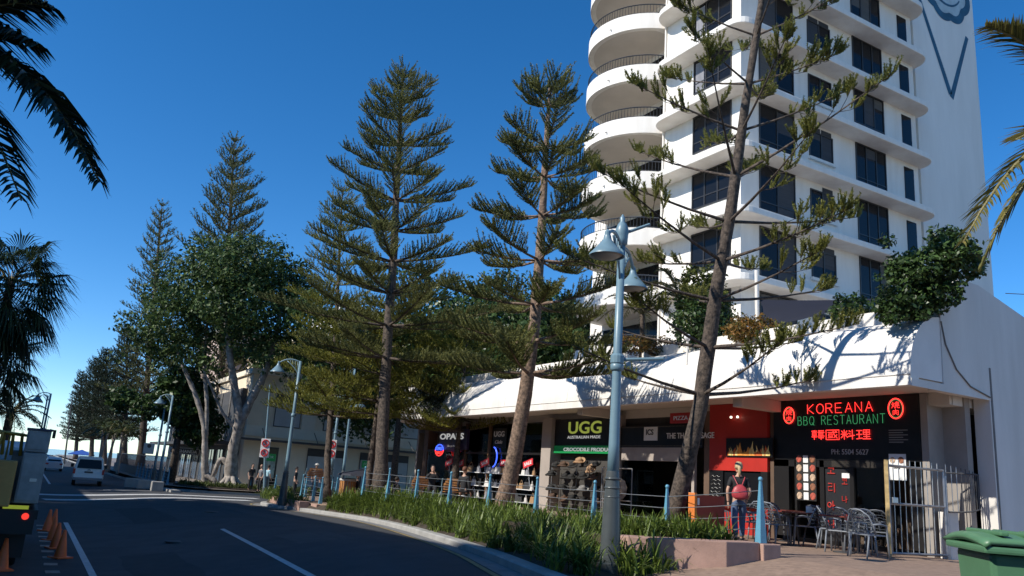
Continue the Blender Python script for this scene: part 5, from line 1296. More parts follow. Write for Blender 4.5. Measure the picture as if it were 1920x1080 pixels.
# ------------------------------------------------------------------ restaurant chairs and tables
def chair(m):
    r = thing('plastic_chair', '', 'chair'); bm = bmesh.new(); N, Mr = 6, 6; rr2 = random.Random(4); grid = []
    for j in range(Mr+1):
        row = []
        for i in range(N+1):
            u = i/N*2-1; v = j/Mr; jx = rr2.uniform(-.09, .09) if 0 < i < N and 0 < j < Mr else 0; jz = rr2.uniform(-.025, .025) if 0 < i < N and 0 < j < Mr else 0
            uu = u+jx; wd = .25*(1-.20*max(0, v-.55)**1.2*2)*(1-.35*max(0, abs(0)))
            x = wd*uu*(math.sqrt(max(.0, 1-(max(0, v-.6)/.42)**2*.75)) if v > .6 else 1)
            row.append(bm.verts.new((x, .20-.10*uu*uu+.10*v, .45+.44*v+jz-.03*uu*uu*(v > .8))))
        grid.append(row)
    for j in range(Mr):
        for i in range(N): bm.faces.new((grid[j][i], grid[j][i+1], grid[j+1][i+1], grid[j+1][i]))
    inn = bmesh.ops.inset_individual(bm, faces=bm.faces[:], thickness=.014); bmesh.ops.delete(bm, geom=[f for f in bm.faces if f not in set(inn['faces'])] if False else [f for f in bm.faces[:N*Mr]], context='FACES_ONLY')
    me = bpy.data.meshes.new('backrest'); bm.to_mesh(me); bm.free(); o = link('backrest', me, m, r); s = o.modifiers.new('s', 'SOLIDIFY'); s.thickness = .016; s.offset = 0
    rim = MB().tube([(-.26, .06, .45), (-.265, .12, .62), (-.23, .2, .80), (-.12, .285, .90), (0, .30, .915), (.12, .285, .90), (.23, .2, .80), (.265, .12, .62), (.26, .06, .45)], .016, 6); rim.build('back_rim', m, r, smooth=True)
    MB().prism([(-.24, -.24), (.24, -.24), (.25, .1), (.2, .22), (-.2, .22), (-.25, .1)], .425, .45).build('seat', m, r, bevel=.01)
    for sx in (-1, 1):
        MB().tube([(sx*.27, -.25, 0), (sx*.255, -.22, .44), (sx*.27, -.2, .63), (sx*.275, -.05, .66), (sx*.265, .13, .64)], .018, 6).build('leg', m, r, smooth=True)
        MB().tube([(sx*.26, .30, 0), (sx*.24, .21, .44)], .018, 6).build('leg', m, r, smooth=True)
    return r
CH1 = mat('grey_chair_plastic', (.19, .21, .24), .45, .08, 3); CH2 = mat('dark_chair_plastic', (.11, .12, .135), .45, 0)
cA = chair(CH1); cB = chair(CH2); used = {0: False, 1: False}
def put_chair(px, py, rz, k, lab, z=1.385):
    src = cB if k else cA
    o = src if not used[k] else copy_tree(src); used[k] = True
    p = onz(px, py, z); p.x = min(p.x, 16.75); o.location = (p.x, p.y, z); o.rotation_euler = (0, 0, rz); tag(o, lab, 'chair', 'restaurant chairs')
for px, py, rz, k, lab in ((1347, 1010, 1.2, 1, 'dark perforated chair behind the woman with the red bag'), (1447, 1020, 2.3, 0, 'grey perforated chair right behind the tall blue post'), (1405, 1015, 1.6, 0, 'grey perforated chair just right of the woman'), (1510, 1024, -1.9, 0, 'grey chair with white paper on its back'), (1540, 1026, 2.0, 1, 'dark perforated chair left of the grey pair'), (1578, 1036, 2.5, 0, 'grey perforated chair in the middle of the front row'), (1614, 1041, 2.9, 0, 'grey perforated chair right of the middle one'), (1634, 1034, 2.2, 0, 'grey perforated chair farther back by the gate'), (1648, 1036, 2.6, 1, 'dark chair half hidden by the gate'), (1470, 1021, .9, 1, 'dark chair left of the chair with white paper'), (1428, 1012, 2.6, 0, 'grey chair close behind the tall blue post'), (1560, 1030, 1.1, 0, 'grey chair turned sideways near the door'), (1597, 1032, -.8, 1, 'dark chair facing the street near the door'), (1630, 1046, 1.9, 0, 'grey chair beside the gate post')):
    put_chair(px, py, rz+R(-30), k, lab)
TBT = mat('dark_red_table_top', (.16, .035, .025), .35, .15)
tb0 = None
for px, py, lab in ((1385, 1010, 'red topped cafe table next to the woman'), (1490, 1024, 'red topped cafe table in the middle'), (1592, 1038, 'red topped cafe table nearest the gate'), (1548, 1018, 'red topped cafe table by the restaurant door')):
    if tb0 is None:
        tb0 = thing('cafe_table', lab, 'table'); MB().box(-.35, .35, -.35, .35, .72, .75).build('table_top', TBT, tb0, bevel=.008); MB().tube([(0, 0, .02), (0, 0, .72)], .03, 8).build('stem', DARKF, tb0); MB().lathe([(.22, 0), (.22, .02), (.03, .04)], seg=14).build('foot', DARKF, tb0); o = tb0
    else: o = copy_tree(tb0)
    p = onz(px, py, 1.385); o.location = (min(p.x+.1, 16.6), p.y+.2, 1.385); tag(o, lab, 'table', 'restaurant tables')
pp_ = thing('paper_sheet', 'white paper clipped over a grey chair back', 'paper', onz(1510, 1024, 1.385)+Vector((.0, -.02, .80))); MB().box(-.13, .13, -.14, -.12, -.06, .09).build('sheet', WHT, pp_)
# orange ended screen left of the woman
p = at(1298, 992, 16.2); q = at(1362, 995, 17.0)
SC = thing('red_screen', 'low dark red screen with bright orange end post', 'screen', (p.x, p.y, 1.38))
MB().box(-.07, .07, -.07, .07, 0, 1.02).build('end_post', mat('orange_paint', (.72, .20, .03), .5, .1), SC, bevel=.01)
MB().box(.08, 2.2, .0, .05, .1, .98).build('panel', mat('dark_red_panel', (.30, .035, .02), .6, .1), SC)
MB().box(.28, .40, -.012, -.002, .78, .92).build('notice', WHT, SC); SC.rotation_euler = (0, 0, R(28))
# globe lamps and shade sail on the podium roof
for px, py, d, lab in ((1289, 633, 22, 'white globe lamp on the awning roof beside the leaning trunk'), (1578, 573, 20, 'white globe lamp near the shade sail'), (761, 734, 39, 'white globe lamp at the far end of the awning')):
    p = at(px, py, d); t_ = thing('globe_lamp', lab, 'lamp', p); MB().lathe([(.001, -.1), (.06, -.085), (.1, 0), (.085, .05), (.06, .085), (.001, .1)], seg=14).build('globe', mat('opal_globe', (.8, .8, .8), .3, 0), t_, smooth=True)
    MB().tube([(0, 0, -.1), (0, 0, -.75)], .03, 6).build('stem', WHITE, t_)
SL = thing('shade_sail', 'navy blue shade sail in front of the tower ground floor', 'shade sail', at(1490, 570, 24.5))
NAVY = mat('navy_sail_cloth', (.008, .010, .022), .8, .1, 2); o = SL.location
A, B, C_, D_ = [at(x, y, d)-o for x, y, d in ((1416, 620, 23.5), (1425, 562, 24.5), (1680, 558, 24), (1500, 600, 22.5))]
mb = MB(); n = 8
for i in range(n+1):
    for j in range(n+1):
        u, v = i/n, j/n; q = A*(1-u)*(1-v)+B*(1-u)*v+C_*u*v+D_*u*(1-v); s = 4*u*(1-u)*.12+4*v*(1-v)*.12; ce = (A+B+C_+D_)/4; q = q.lerp(ce, s); mb.v.append(tuple(q))
for i in range(n):
    for j in range(n): a = i*(n+1)+j; mb.f.append((a, a+1, a+n+2, a+n+1))
mb.build('cloth', NAVY, SL, smooth=True); MB().tube([B+Vector((-.15, 0, .9)), B+Vector((-.1, 0, -2.2))], .06, 8).build('post', WHITE, SL); MB().tube([C_, C_+Vector((2.2, 0, .15))], .012, 5).build('cable', DARKF, SL)
mb = MB().tube([at(1885, 550, 30), at(1925, 552, 30), at(2100, 560, 30)], .015, 4); o = mb.build('overhead_cable', DARKF); tag(o, 'thin overhead cable against the sky at right', 'cable')
# wood clad bin, benches
WOODS = mat('orange_timber', (.42, .19, .06), .55, .25, 2, stretch=(8, 8, .5))
t_ = thing('litter_bin', 'round litter bin clad in orange timber slats', 'bin', onx(650, 925, 13.4)); t_.location.z = .82 if t_.location.y > 33 else 1.3
for i in range(18):
    a = 6.283*i/18; o = MB().box(-.045, .045, -.012, .012, .05, 1.0).build('slat', WOODS, t_); o.location = (.36*math.cos(a), .36*math.sin(a), .0); o.rotation_euler = (0, 0, a+math.pi/2)
MB().lathe([(.33, .03), (.33, 1.0), (.40, 1.02), (.40, 1.1), (.30, 1.14), (.22, 1.08)], seg=18).build('drum', mat('pale_bin_metal', (.5, .5, .48), .5, .1), t_, smooth='auto')
def bench(lab, px, py, d, rz):
    p = at(px, py, d); t_ = thing('bench_seat', lab, 'seat', (p.x, p.y, 1.36), rz)
    for i in range(5):
        z = .52+.085*i; w_ = .42-.05*max(0, i-2); MB().box(-w_, w_, .20+.03*i, .225+.03*i, z, z+.075).build('slat', WOODS, t_)
    for i in range(4): MB().box(-.45, .45, -.25+.11*i, -.16+.11*i, .44, .465).build('slat', WOODS, t_)
    for s in (-1, 1): MB().tube([(s*.5, -.25, 0), (s*.5, -.22, .6), (s*.5, .2, .62), (s*.47, .32, .92)], .025, 6).build('frame', BLUE, t_); MB().tube([(s*.5, .3, 0), (s*.5, .2, .45)], .025, 6).build('leg', BLUE, t_)
bench('timber slat seat with blue frame in front of the gift shop, right one', 852, 935, 29.5, R(150)); bench('timber slat seat with blue frame in front of the gift shop, left one', 788, 930, 33, R(160)); bench('pale slat seat by the slim pine trunk', 586, 925, 41, R(170))
for i, (px, d, lab) in enumerate(((690, 36, 'dark cafe table among the seated people'), (735, 35, 'dark cafe table near the tall pine trunk'))):
    p = at(px, 915, d); t_ = thing('cafe_table', lab, 'table', (p.x, p.y, pz(p.y))); MB().lathe([(.4, .70), (.4, .74)], seg=16).build('table_top', DARKF, t_); MB().tube([(0, 0, 0), (0, 0, .7)], .03, 6).build('stem', DARKF, t_)
MB_ = None
um = thing('market_umbrella', 'dark cafe umbrella canopy over the seated people', 'umbrella', at(675, 905, 38)); um.location.z = pz(um.location.y); MB().tube([(0, 0, 0), (0, 0, 1.45)], .03, 6).build('pole', DARKF, um)
MB().lathe([(1.15, 1.28), (1.1, 1.36), (.02, 1.62)], seg=8).build('canopy', mat('navy_canopy', (.02, .022, .035), .8, .1), um)
# traffic cones
CO = mat('orange_cone', (.85, .15, .035), .5, .12, 3)
cone0 = None
for x, y, lab in ((1.12, 21.4, 'orange cone nearest the camera beside the edge line'), (1.08, 23.4, 'second orange cone along the parked truck'), (1.06, 25.4, 'third orange cone along the parked truck'), (1.16, 28.6, 'farthest orange cone of the line'), (1.0, 28.2, 'orange cone standing left of the farthest one'), (.02, 19.2, 'orange cone behind the truck at the left edge')):
    if cone0 is None:
        cone0 = thing('traffic_cone', lab, 'cone'); MB().box(-.19, .19, -.19, .19, 0, .035).build('foot', CO, cone0, bevel=.01); MB().lathe([(.14, .03), (.13, .06), (.032, .6), (.02, .61)], seg=16).build('body', CO, cone0, smooth='auto'); o = cone0
    else: o = copy_tree(cone0)
    o.location = (x, y, gz(x, y)+.003); o.rotation_euler = (0, 0, random.uniform(0, 1)); tag(o, lab, 'cone', 'orange cones by the truck')
# ------------------------------------------------------------------ vehicles
def wheel(parent, loc, r=.36, w=.24):
    o = MB().lathe([(.001, -w/2), (r*.6, -w/2), (r*.92, -w/2), (r, -w*.35), (r, w*.35), (r*.92, w/2), (r*.6, w/2), (.001, w/2)], (0, 0, 0), 22, 'x').build('wheel', mat('tyre_rubber', (.015, .015, .015), .8, 0), parent, smooth='auto'); o.location = loc
    MB().lathe([(.001, -w*.52), (r*.58, -w*.52), (r*.6, -w*.4), (r*.6, w*.4), (r*.58, w*.52), (.001, w*.52)], (0, 0, 0), 16, 'x').build('rim', STEEL, o)
TR = thing('utility_truck', 'work truck with grey toolbox, brown crate and hoses parked at left', 'truck', (-.72, 18.9, 0))
GREYM = mat('scuffed_grey_metal', (.22, .235, .25), .45, .25, 2.5, metal=.3, bump=.08); CRATE = mat('tan_plastic_crate', (.48, .25, .07), .6, .15, 2); YH = mat('yellow_hose', (.42, .26, .05), .5, .2, 4); CHAS = mat('black_chassis', (.012, .012, .013), .6, 0)
MB().box(-1.15, 1.12, .1, 6.2, .72, .95).build('chassis', CHAS, TR)
MB().box(-1.18, 1.18, .0, 4.3, 1.0, 1.18).build('tray', CHAS, TR, bevel=.01)
for z0, z1, y1 in ((1.30, 2.28, 1.4), (2.29, 2.72, 1.4)):
    o = MB().box(.72, 1.14, .05, y1, z0, z1).build('toolbox', GREYM, TR, bevel=.015); MB().box(.75, 1.11, .03, .049, z0+.05, z1-.05).build('toolbox_door', GREYM, o, bevel=.008)
    if z0 < 2: MB().box(.92, 1.04, .0, .028, 1.72, 1.78).build('latch', STEEL, o)
MB().box(.7, 1.16, .02, 1.42, 2.722, 2.76).build('box_lid', mat('navy_lid', (.02, .03, .08), .5, .1), TR)
MB().box(.52, 1.12, 1.5, 4.2, 1.2, 2.3).build('side_box', GREYM, TR, bevel=.02)
MB().box(-.75, .66, -.05, .9, 1.22, 2.1).build('crate', CRATE, TR, bevel=.03)
MB().box(-1.1, .5, 1.0, 4.2, 1.2, 1.9).build('cargo_bin', mat('dark_cargo', (.05, .045, .04), .7, .3), TR)
hs = MB()
for i in range(6):
    x = -.55+.16*i; hs.tube([(x, .5, 2.16), (x+.05, .45, 2.5+.03*i), (x+.3, .5, 2.72-.02*i), (x+.55, .55, 2.6), (x+.58, .6, 2.2)], .035, 6)
hs.build('hoses', YH, TR, smooth=True)
rk = MB()
for x in (-.5, .0, .42): rk.tube([(x, .95, 2.1), (x, .95, 2.62)], .02, 5)
rk.tube([(-.7, .95, 2.62), (.5, .95, 2.62)], .02, 5); rk.build('rack', YH, TR)
MB().box(.56, 1.0, -.03, -.005, 1.19, 1.26).build('reflector_strip', mat('lime_reflector', (.55, .6, .05), .4, 0, emit=(.5, .55, .03), estr=.25), TR)
MB().box(.5, 1.14, -.04, .1, .72, 1.17).build('light_bar', CHAS, TR)
o = MB().lathe([(.001, 0), (.065, 0), (.06, .02), (.001, .025)], (0, 0, 0), 14, 'y').build('tail_light', mat('lit_tail_light', (.4, .01, .01), .4, 0, emit=(1, .05, .03), estr=.8), TR); o.location = (.97, -.066, 1.06)
for x in (.30, -.8): o = MB().lathe([(.001, 0), (.055, 0), (.001, .02)], (0, 0, 0), 12, 'y').build('tail_light', mat('dim_tail_light', (.25, .05, .02), .4, 0), TR); o.location = (x, -.066, .98)
MB().box(-1.1, .48, -.03, .1, .8, 1.15).build('light_bar', CHAS, TR)
for x in (.82, -.82):
    for y in (1.2, 5.0): wheel(TR, (x, y, .42), .42, .28)
MB().box(.6, 1.05, .55, .58, .22, .72).build('mudflap', CHAS, TR)
cab = MB().extrude([(4.4, .6), (4.4, 2.35), (4.7, 2.5), (5.7, 2.5), (6.3, 1.7), (6.5, 1.6), (6.5, .6)], -1.0, 1.0, 'yz'); cab.build('cab', mat('white_cab_paint', (.6, .6, .6), .3, .03), TR, bevel=.05)
MB().box(1.002, 1.012, 4.8, 5.8, 1.65, 2.3).build('window', WINDARK, TR)
# white van seen from behind
def van(lab, loc, rz, paint, H=1.95, W=1.9, Ln=4.9, name='van'):
    t_ = thing(name, lab, 'van', loc, rz)
    secs = [(.0, .45, .92, 1.0), (.05, .40, .96, 1.0)]
    mb = MB(); w = W/2
    prof = [(-w*.93, .38), (-w, .55), (-w, 1.02), (-w*.97, 1.12), (-w*.84, H*.93), (-w*.72, H), (w*.72, H), (w*.84, H*.93), (w*.97, 1.12), (w, 1.02), (w, .55), (w*.93, .38)]
    st = [(0, .93, .97, .03), (.10, 1, 1, 0), (3.2, 1, 1, 0), (4.0, .99, .80, 0), (Ln-.5, .97, .60, 0), (Ln, .88, .5, .0)]
    for (y, sx, sz, dy) in st:
        for (x, z) in prof:
            zz = z if z < 1.1 else 1.1+(z-1.1)*((sz-.5)/.5 if sz < 1 else 1) if sz < .97 else z
            slope = .16*max(0, (z-1.05)/(H-1.05)) if y < .2 else 0
            mb.v.append((x*sx, y+slope, zz))
    k = len(prof)
    for i in range(len(st)-1):
        for j in range(k): q = (j+1) % k; mb.f.append((i*k+j, i*k+q, (i+1)*k+q, (i+1)*k+j))
    mb.f.append(tuple(range(k-1, -1, -1))); mb.f.append(tuple((len(st)-1)*k+j for j in range(k)))
    mb.build('body', paint, t_, smooth='auto')
    gl = MB().quad((-w*.80, -.005+.02, 1.16), (w*.80, -.005+.02, 1.16), (w*.70, .125, H*.90), (-w*.70, .125, H*.90)); gl.build('rear_window', WINDARK, t_)
    for s in (-1, 1):
        MB().box(s*w*.93-.07, s*w*.93+.07, -.02, .1, .78, 1.12).build('tail_light', mat('tail_light_red', (.45, .03, .02), .35, 0), t_, bevel=.01)
        wheel(t_, (s*(w-.14), .85, .33), .33, .22); wheel(t_, (s*(w-.14), Ln-.9, .33), .33, .22)
        MB().box(s*(w+.02), s*(w+.22), Ln-1.75, Ln-1.65, 1.15, 1.4).build('mirror', BLACK, t_, bevel=.02)
        g = MB().quad((s*w*.985+s*.004, .5, 1.16), (s*w*.985+s*.004, 3.1, 1.16), (s*w*.87, 3.1, H*.88), (s*w*.87, .5, H*.88)); g.build('side_window', WINDARK, t_)
    MB().box(-w*.95, w*.95, -.06, .12, .36, .56).build('bumper', mat('grey_bumper', (.25, .25, .26), .5, .05), t_, bevel=.03)
    MB().box(-.26, .26, -.005, .012, .86, .97).build('number_plate', mat('plate_dark', (.06, .06, .06), .4, 0), t_); MB().box(-.1, .1, -.02, .015, 1.04, 1.08).build('handle', BLACK, t_)
    MB().lathe([(.001, 0), (.05, 0), (.001, .01)], (0, 0, 0), 12, 'y').build('badge', STEEL, t_).location = (0, -.0, 1.10)
    return t_
vp = onz(160, 911, .05)
van('white van seen from behind driving up the street', (vp.x+.05, vp.y, gz(vp.x, vp.y)+.0), R(-3), mat('white_van_paint', (.72, .72, .70), .28, .03, 2, coat=.3))
def car(lab, loc, rz, paint):
    t_ = thing('car', lab, 'car', loc, rz); w = .88; mb = MB()
    prof = lambda sx, h: [(-w*sx, .3), (-w*sx, .85), (-w*.93*sx, .95), (-w*.72, h), (w*.72, h), (w*.93*sx, .95), (w*sx, .85), (w*sx, .3)]
    st = [(0, .92, .96), (.25, 1, 1.0), (.9, 1, 1.42), (2.4, 1, 1.45), (3.3, 1, .98), (4.3, .9, .85)]
    for y, sx, h in st: mb.v += [(x, y, z) for x, z in prof(sx, h)]
    for i in range(len(st)-1):
        for j in range(8): q = (j+1) % 8; mb.f.append((i*8+j, i*8+q, (i+1)*8+q, (i+1)*8+j))
    mb.f.append(tuple(range(7, -1, -1))); mb.f.append(tuple(40+j for j in range(8)))
    mb.build('body', paint, t_, smooth='auto'); MB().quad((-.62, .26, 1.02), (.62, .26, 1.02), (.58, .84, 1.37), (-.58, .84, 1.37)).build('rear_window', WINDARK, t_)
    for s in (-1, 1):
        wheel(t_, (s*.76, .8, .31), .31, .2); wheel(t_, (s*.76, 3.4, .31), .31, .2); MB().box(s*.66-.14, s*.66+.14, -.02, .05, .68, .82).build('tail_light', mat('tail_light_red', (0, 0, 0)), t_)
    return t_
p = onz(112, 888, 0); car('white car far up the street', (p.x-.4, p.y+8, 0), 0, mat('white_car_paint', (.65, .65, .66), .3, 0)); p = onz(100, 884, 0); car('blue grey car beyond the white car', (p.x-.6, p.y+26, 0), 0, mat('bluegrey_car_paint', (.12, .18, .28), .3, 0))
p = onz(98, 893, 0)
dp = thing('dark_trailer', 'dark boxy vehicle parked beyond the truck', 'vehicle', (-1.3, 52, 0)); MB().box(-.9, 1.0, 0, 3.4, .45, 1.75).build('body', CHAS, dp, bevel=.04)
for y in (.7, 2.7):
    for s in (-.75, .85): wheel(dp, (s, y, .33), .33, .2)
# far street furniture at the end of the road
tl = thing('traffic_light', 'pair of dark traffic lights above the toolbox far away', 'traffic light', at(82, 872, 95)); tl.location.z = 0
MB().tube([(0, 0, 0), (0, 0, 4.6)], .06, 6).build('pole', DARKF, tl)
for x in (-.5, .45): MB().box(x-.17, x+.17, -.15, .15, 3.5, 4.5).build('signal_head', BLACK, tl, bevel=.03)
MB().tube([(-.5, 0, 4.4), (-.5, 0, 6)], .04, 6).build('mast', DARKF, tl)
fp_ = at(121, 866, 130); o = thing('leaning_pole', 'thin dark leaning pole at the end of the street', 'pole', (fp_.x, fp_.y, 0)); q = at(137, 745, 130); MB().tube([(0, 0, 0), (q.x-fp_.x, 0, q.z)], [.16, .1], 6).build('shaft', DARKF, o)
o = thing('blue_marquee', 'small blue beach marquee far beyond the van', 'tent', at(152, 853, 150)); MB().prism([(-2.2, -1), (2.2, -1), (2.2, 1), (-2.2, 1)], 0, .1).build('edge', mat('marquee_blue', (.04, .12, .45), .6, 0), o); mb = MB(); mb.v = [(-2.2, -1, .1), (2.2, -1, .1), (2.2, 1, .1), (-2.2, 1, .1), (0, 0, 1.0)]; mb.f = [(0, 1, 4), (1, 2, 4), (2, 3, 4), (3, 0, 4)]; mb.build('canopy', MATS['marquee_blue'], o)
for s in (-2, 2): MB().tube([(s, 0, 0), (s, 0, -2.0)], .04, 5).build('leg', STEEL, o)
# ------------------------------------------------------------------ people
SKIN = mat('skin', (.50, .30, .21), .6, .06, 6)
def skinmesh(name, verts, edges, rads, m, parent, sub=2):
    me = bpy.data.meshes.new(name); me.from_pydata(verts, edges, []); me.update()
    o = bpy.data.objects.new(name, me)
    md = o.modifiers.new('skin', 'SKIN'); md.use_smooth_shade = True
    sv = me.skin_vertices[0].data
    for i, r_ in enumerate(rads): sv[i].radius = r_ if hasattr(r_, '__len__') else (r_, r_); sv[i].use_root = (i == 0)
    s = o.modifiers.new('sub', 'SUBSURF'); s.levels = sub; s.render_levels = sub
    me2 = evaluated_mesh(o); me2.name = name; me2.materials.clear(); me2.materials.append(m)
    q = link(name, me2, m, parent, smooth=True); return q
def chain(pts, rads):
    return pts, [(i, i+1) for i in range(len(pts)-1)], rads
def head(parent, pos, hairm, yaw=0, hair='short', hr=.105):
    mb = MB().lathe([(.001, -.125), (.045, -.12), (.068, -.085), (.078, -.03), (.083, .03), (.078, .08), (.05, .115), (.001, .125)], seg=16)
    mb.v = [(x*.93, y*1.12, z) for x, y, z in mb.v]
    h = mb.build('head', SKIN, parent, smooth=True); h.location = pos; h.rotation_euler = (0, 0, yaw)
    MB().tube([(0, -.092, .01), (0, -.112, -.022), (0, -.09, -.03)], [.008, .014, .009], 6).build('nose', SKIN, h, smooth=True)
    for s in (-1, 1):
        MB().lathe([(.001, -.02), (.012, -.012), (.016, .01), (.001, .024)], (s*.078, .01, -.01), 8).build('ear', SKIN, h)
        MB().lathe([(.001, -.006), (.010, 0), (.001, .006)], (s*.03, -.088, .02), 8).build('eye', BLACK, h)
    MB().box(-.024, .024, -.093, -.086, -.062, -.054).build('mouth', mat('lips', (.35, .12, .1), .6, 0), h)
    if hair == 'short' or hair == 'tail':
        mb = MB().lathe([(.088, -.03), (.094, .03), (.088, .09), (.055, .128), (.001, .14)], seg=16); mb.v = [(x*.97, y*1.1+(.028 if z < .06 else .012), z) for x, y, z in mb.v]; mb.build('hair', hairm, h, smooth=True)
    if hair == 'tail': MB().tube([(0, .10, .04), (0, .135, -.02), (0, .13, -.12), (0, .115, -.22)], [.035, .04, .035, .010], 10).build('ponytail', hairm, h, smooth=True)
    if hair == 'hat': MB().lathe([(.17, .05), (.165, .06), (.1, .07), (.095, .14), (.001, .16)], seg=16).build('hat', mat('pale_hat', (.6, .58, .52), .8, .05), h, smooth='auto')
    return h
def person(label, loc, rz, shirt, pants, hairm, pose='stand', hair='short', arms=None, sc=1.0, sleeves='short', shoes=None):
    t_ = thing('person', label, 'person', loc, rz); t_.scale = (sc, sc, sc); dz = 0
    if pose == 'stand':
        hip = .92; L1 = [(-.09, .0, hip), (-.10, -.02, .50), (-.10, .02, .09), (-.10, -.10, .03)]; L2 = [(.09, 0, hip), (.11, -.05, .50), (.12, .03, .09), (.125, -.09, .03)]; sh = hip+.50; ty = 0
    elif pose == 'walk':
        hip = .90; L1 = [(-.09, 0, hip), (-.10, -.16, .50), (-.10, -.20, .09), (-.10, -.33, .05)]; L2 = [(.09, 0, hip), (.10, .04, .48), (.10, .26, .13), (.10, .17, .04)]; sh = hip+.50; ty = 0
    else:
        hip = .50; L1 = [(-.10, .0, hip), (-.12, -.42, .50), (-.12, -.40, .10), (-.12, -.52, .03)]; L2 = [(.10, 0, hip), (.12, -.42, .50), (.13, -.44, .10), (.13, -.56, .03)]; sh = hip+.50; ty = .02
    A = arms or [[(-.17, ty, sh-.02), (-.24, .02, sh-.30), (-.23, -.10, sh-.54)], [(.17, ty, sh-.02), (.24, .02, sh-.30), (.23, -.10, sh-.54)]]
    vs = [(0, 0, hip-.02), (0, .01, hip+.18), (0, .0, hip+.36), (0, ty, sh), (0, ty, sh+.08), (0, ty-.01, sh+.15)]; ed = [(0, 1), (1, 2), (2, 3), (3, 4), (4, 5)]; rd = [(.14, .10), (.125, .09), (.145, .10), (.10, .07), (.05, .05), (.05, .05)]
    def add(ch, rads, root):
        k = len(vs); vs.extend(ch[1:] if False else ch); ed.append((root, k)); ed.extend((k+i, k+i+1) for i in range(len(ch)-1)); rd.extend(rads)
    for Lg in (L1, L2): add(Lg[0:], [.085, .058, .042, .035], 0)
    for Ar in A: add(Ar, [.05, .040, .030], 3)
    skinmesh('body', vs, ed, rd, SKIN, t_, 2)
    # hands with five fingers
    for Ar in A:
        e = Vector(Ar[-1]); d = (e-Vector(Ar[-2])).normalized(); sdv = d.cross(Vector((1, 0, 0))).normalized() if abs(d.x) < .9 else Vector((0, 1, 0)); vs2 = [tuple(e), tuple(e+d*.05)]; ed2 = [(0, 1)]; r2 = [(.026, .018), (.034, .016)]
        for i in range(4):
            b = e+d*.085+sdv*(.024-.016*i); k = len(vs2); ln = (.062, .072, .067, .052)[i]; vs2 += [tuple(b), tuple(b+d*ln*.55+Vector((0, -.006, 0))), tuple(b+d*ln+Vector((0, -.02, 0)))]; ed2 += [(1, k), (k, k+1), (k+1, k+2)]; r2 += [.010, .0088, .007]
        b = e+d*.035+sdv*.035; k = len(vs2); vs2 += [tuple(b), tuple(b+d*.03+sdv*.02), tuple(b+d*.055+sdv*.022)]; ed2 += [(1, k), (k, k+1), (k+1, k+2)]; r2 += [.011, .0095, .008]
        skinmesh('hand', vs2, ed2, r2, SKIN, t_, 1)
    # clothes
    k = .016
    v = [(0, 0, hip-.04), (0, .01, hip+.18), (0, 0, hip+.36), (0, ty, sh-.01), (0, ty, sh+.045)]; e_ = [(0, 1), (1, 2), (2, 3), (3, 4)]; r_ = [(.155, .115), (.145, .11), (.165, .12), (.12, .085), (.065, .06)]
    for Ar in A:
        n_ = len(v); el = Vector(Ar[1]); s0 = Vector(Ar[0]); q = s0.lerp(el, .75) if sleeves == 'short' else el
        v += [tuple(s0), tuple(q)]; e_ += [(3, n_), (n_, n_+1)]; r_ += [.07, .058]
        if sleeves == 'long': v.append(tuple(Vector(Ar[1]).lerp(Vector(Ar[2]), .9))); e_.append((n_+1, n_+2)); r_.append(.042)
    skinmesh('shirt', v, e_, r_, shirt, t_, 2)
    v = [(0, 0, hip+.04), (0, 0, hip-.06)]; e_ = [(0, 1)]; r_ = [(.15, .115), (.15, .12)]
    for Lg in (L1, L2):
        n_ = len(v); v += [Lg[0], Lg[1], tuple(Vector(Lg[2])+Vector((0, 0, .0)))]; e_ += [(1, n_), (n_, n_+1), (n_+1, n_+2)]; r_ += [.105, .078, .062]
    skinmesh('trousers', v, e_, r_, pants, t_, 2)
    for Lg in (L1, L2):
        a = Vector(Lg[2]); b = Vector(Lg[3]); skinmesh('shoe', [tuple(a+Vector((0, .03, -.03))), tuple((a+b)/2+Vector((0, 0, -.02))), tuple(b+Vector((0, -.03, .01)))], [(0, 1), (1, 2)], [(.045, .045), (.045, .04), (.04, .032)], shoes or BLACK, t_, 1)
    head(t_, (0, ty-.02, sh+.25), hairm, 0, hair)
    return t_
C_ = lambda n, c: mat(n, c, .8, .15, 8, bump=.15)
BLKC = C_('black_cloth', (.015, .015, .017)); JEAN = C_('blue_denim', (.07, .11, .19)); BLOND = C_('blonde_hair', (.50, .36, .20)); DHAIR = C_('dark_hair', (.02, .015, .012)); WHC = C_('white_cloth', (.6, .6, .6)); GRC = C_('grey_cloth', (.16, .16, .17)); LBC = C_('light_blue_cloth', (.30, .48, .55))
wp = onz(1385, 1016, 1.385)
# the woman walks away from the camera towards the shops: her back (+y local) faces the camera
face = math.atan2(wp.x, -wp.y)
W_ = person('woman with blonde ponytail, black top and jeans walking away with red bag', (wp.x, wp.y, 1.385), R(-38)+math.pi, BLKC, JEAN, BLOND, 'walk', 'tail', arms=[[(-.17, 0, 1.38), (-.25, .03, 1.12), (-.21, -.12, .93)], [(.17, 0, 1.38), (.26, .06, 1.12), (.24, .02, .86)]], sc=1.0)
BG_ = thing('shoulder_bag', 'red leather bag on the back of the woman in jeans', 'bag', (wp.x, wp.y, 1.385), R(-38)+math.pi)
REDB = mat('red_leather', (.42, .05, .06), .45, .2, 5, bump=.2)
mb = MB().lathe([(.001, 0), (.10, .01), (.17, .06), (.18, .15), (.13, .27), (.05, .33), (.001, .34)], (0, 0, 0), 16); mb.v = [(x*1.05, y*.42+.20, z+.93) for x, y, z in mb.v]; mb.build('body', REDB, BG_, smooth=True)
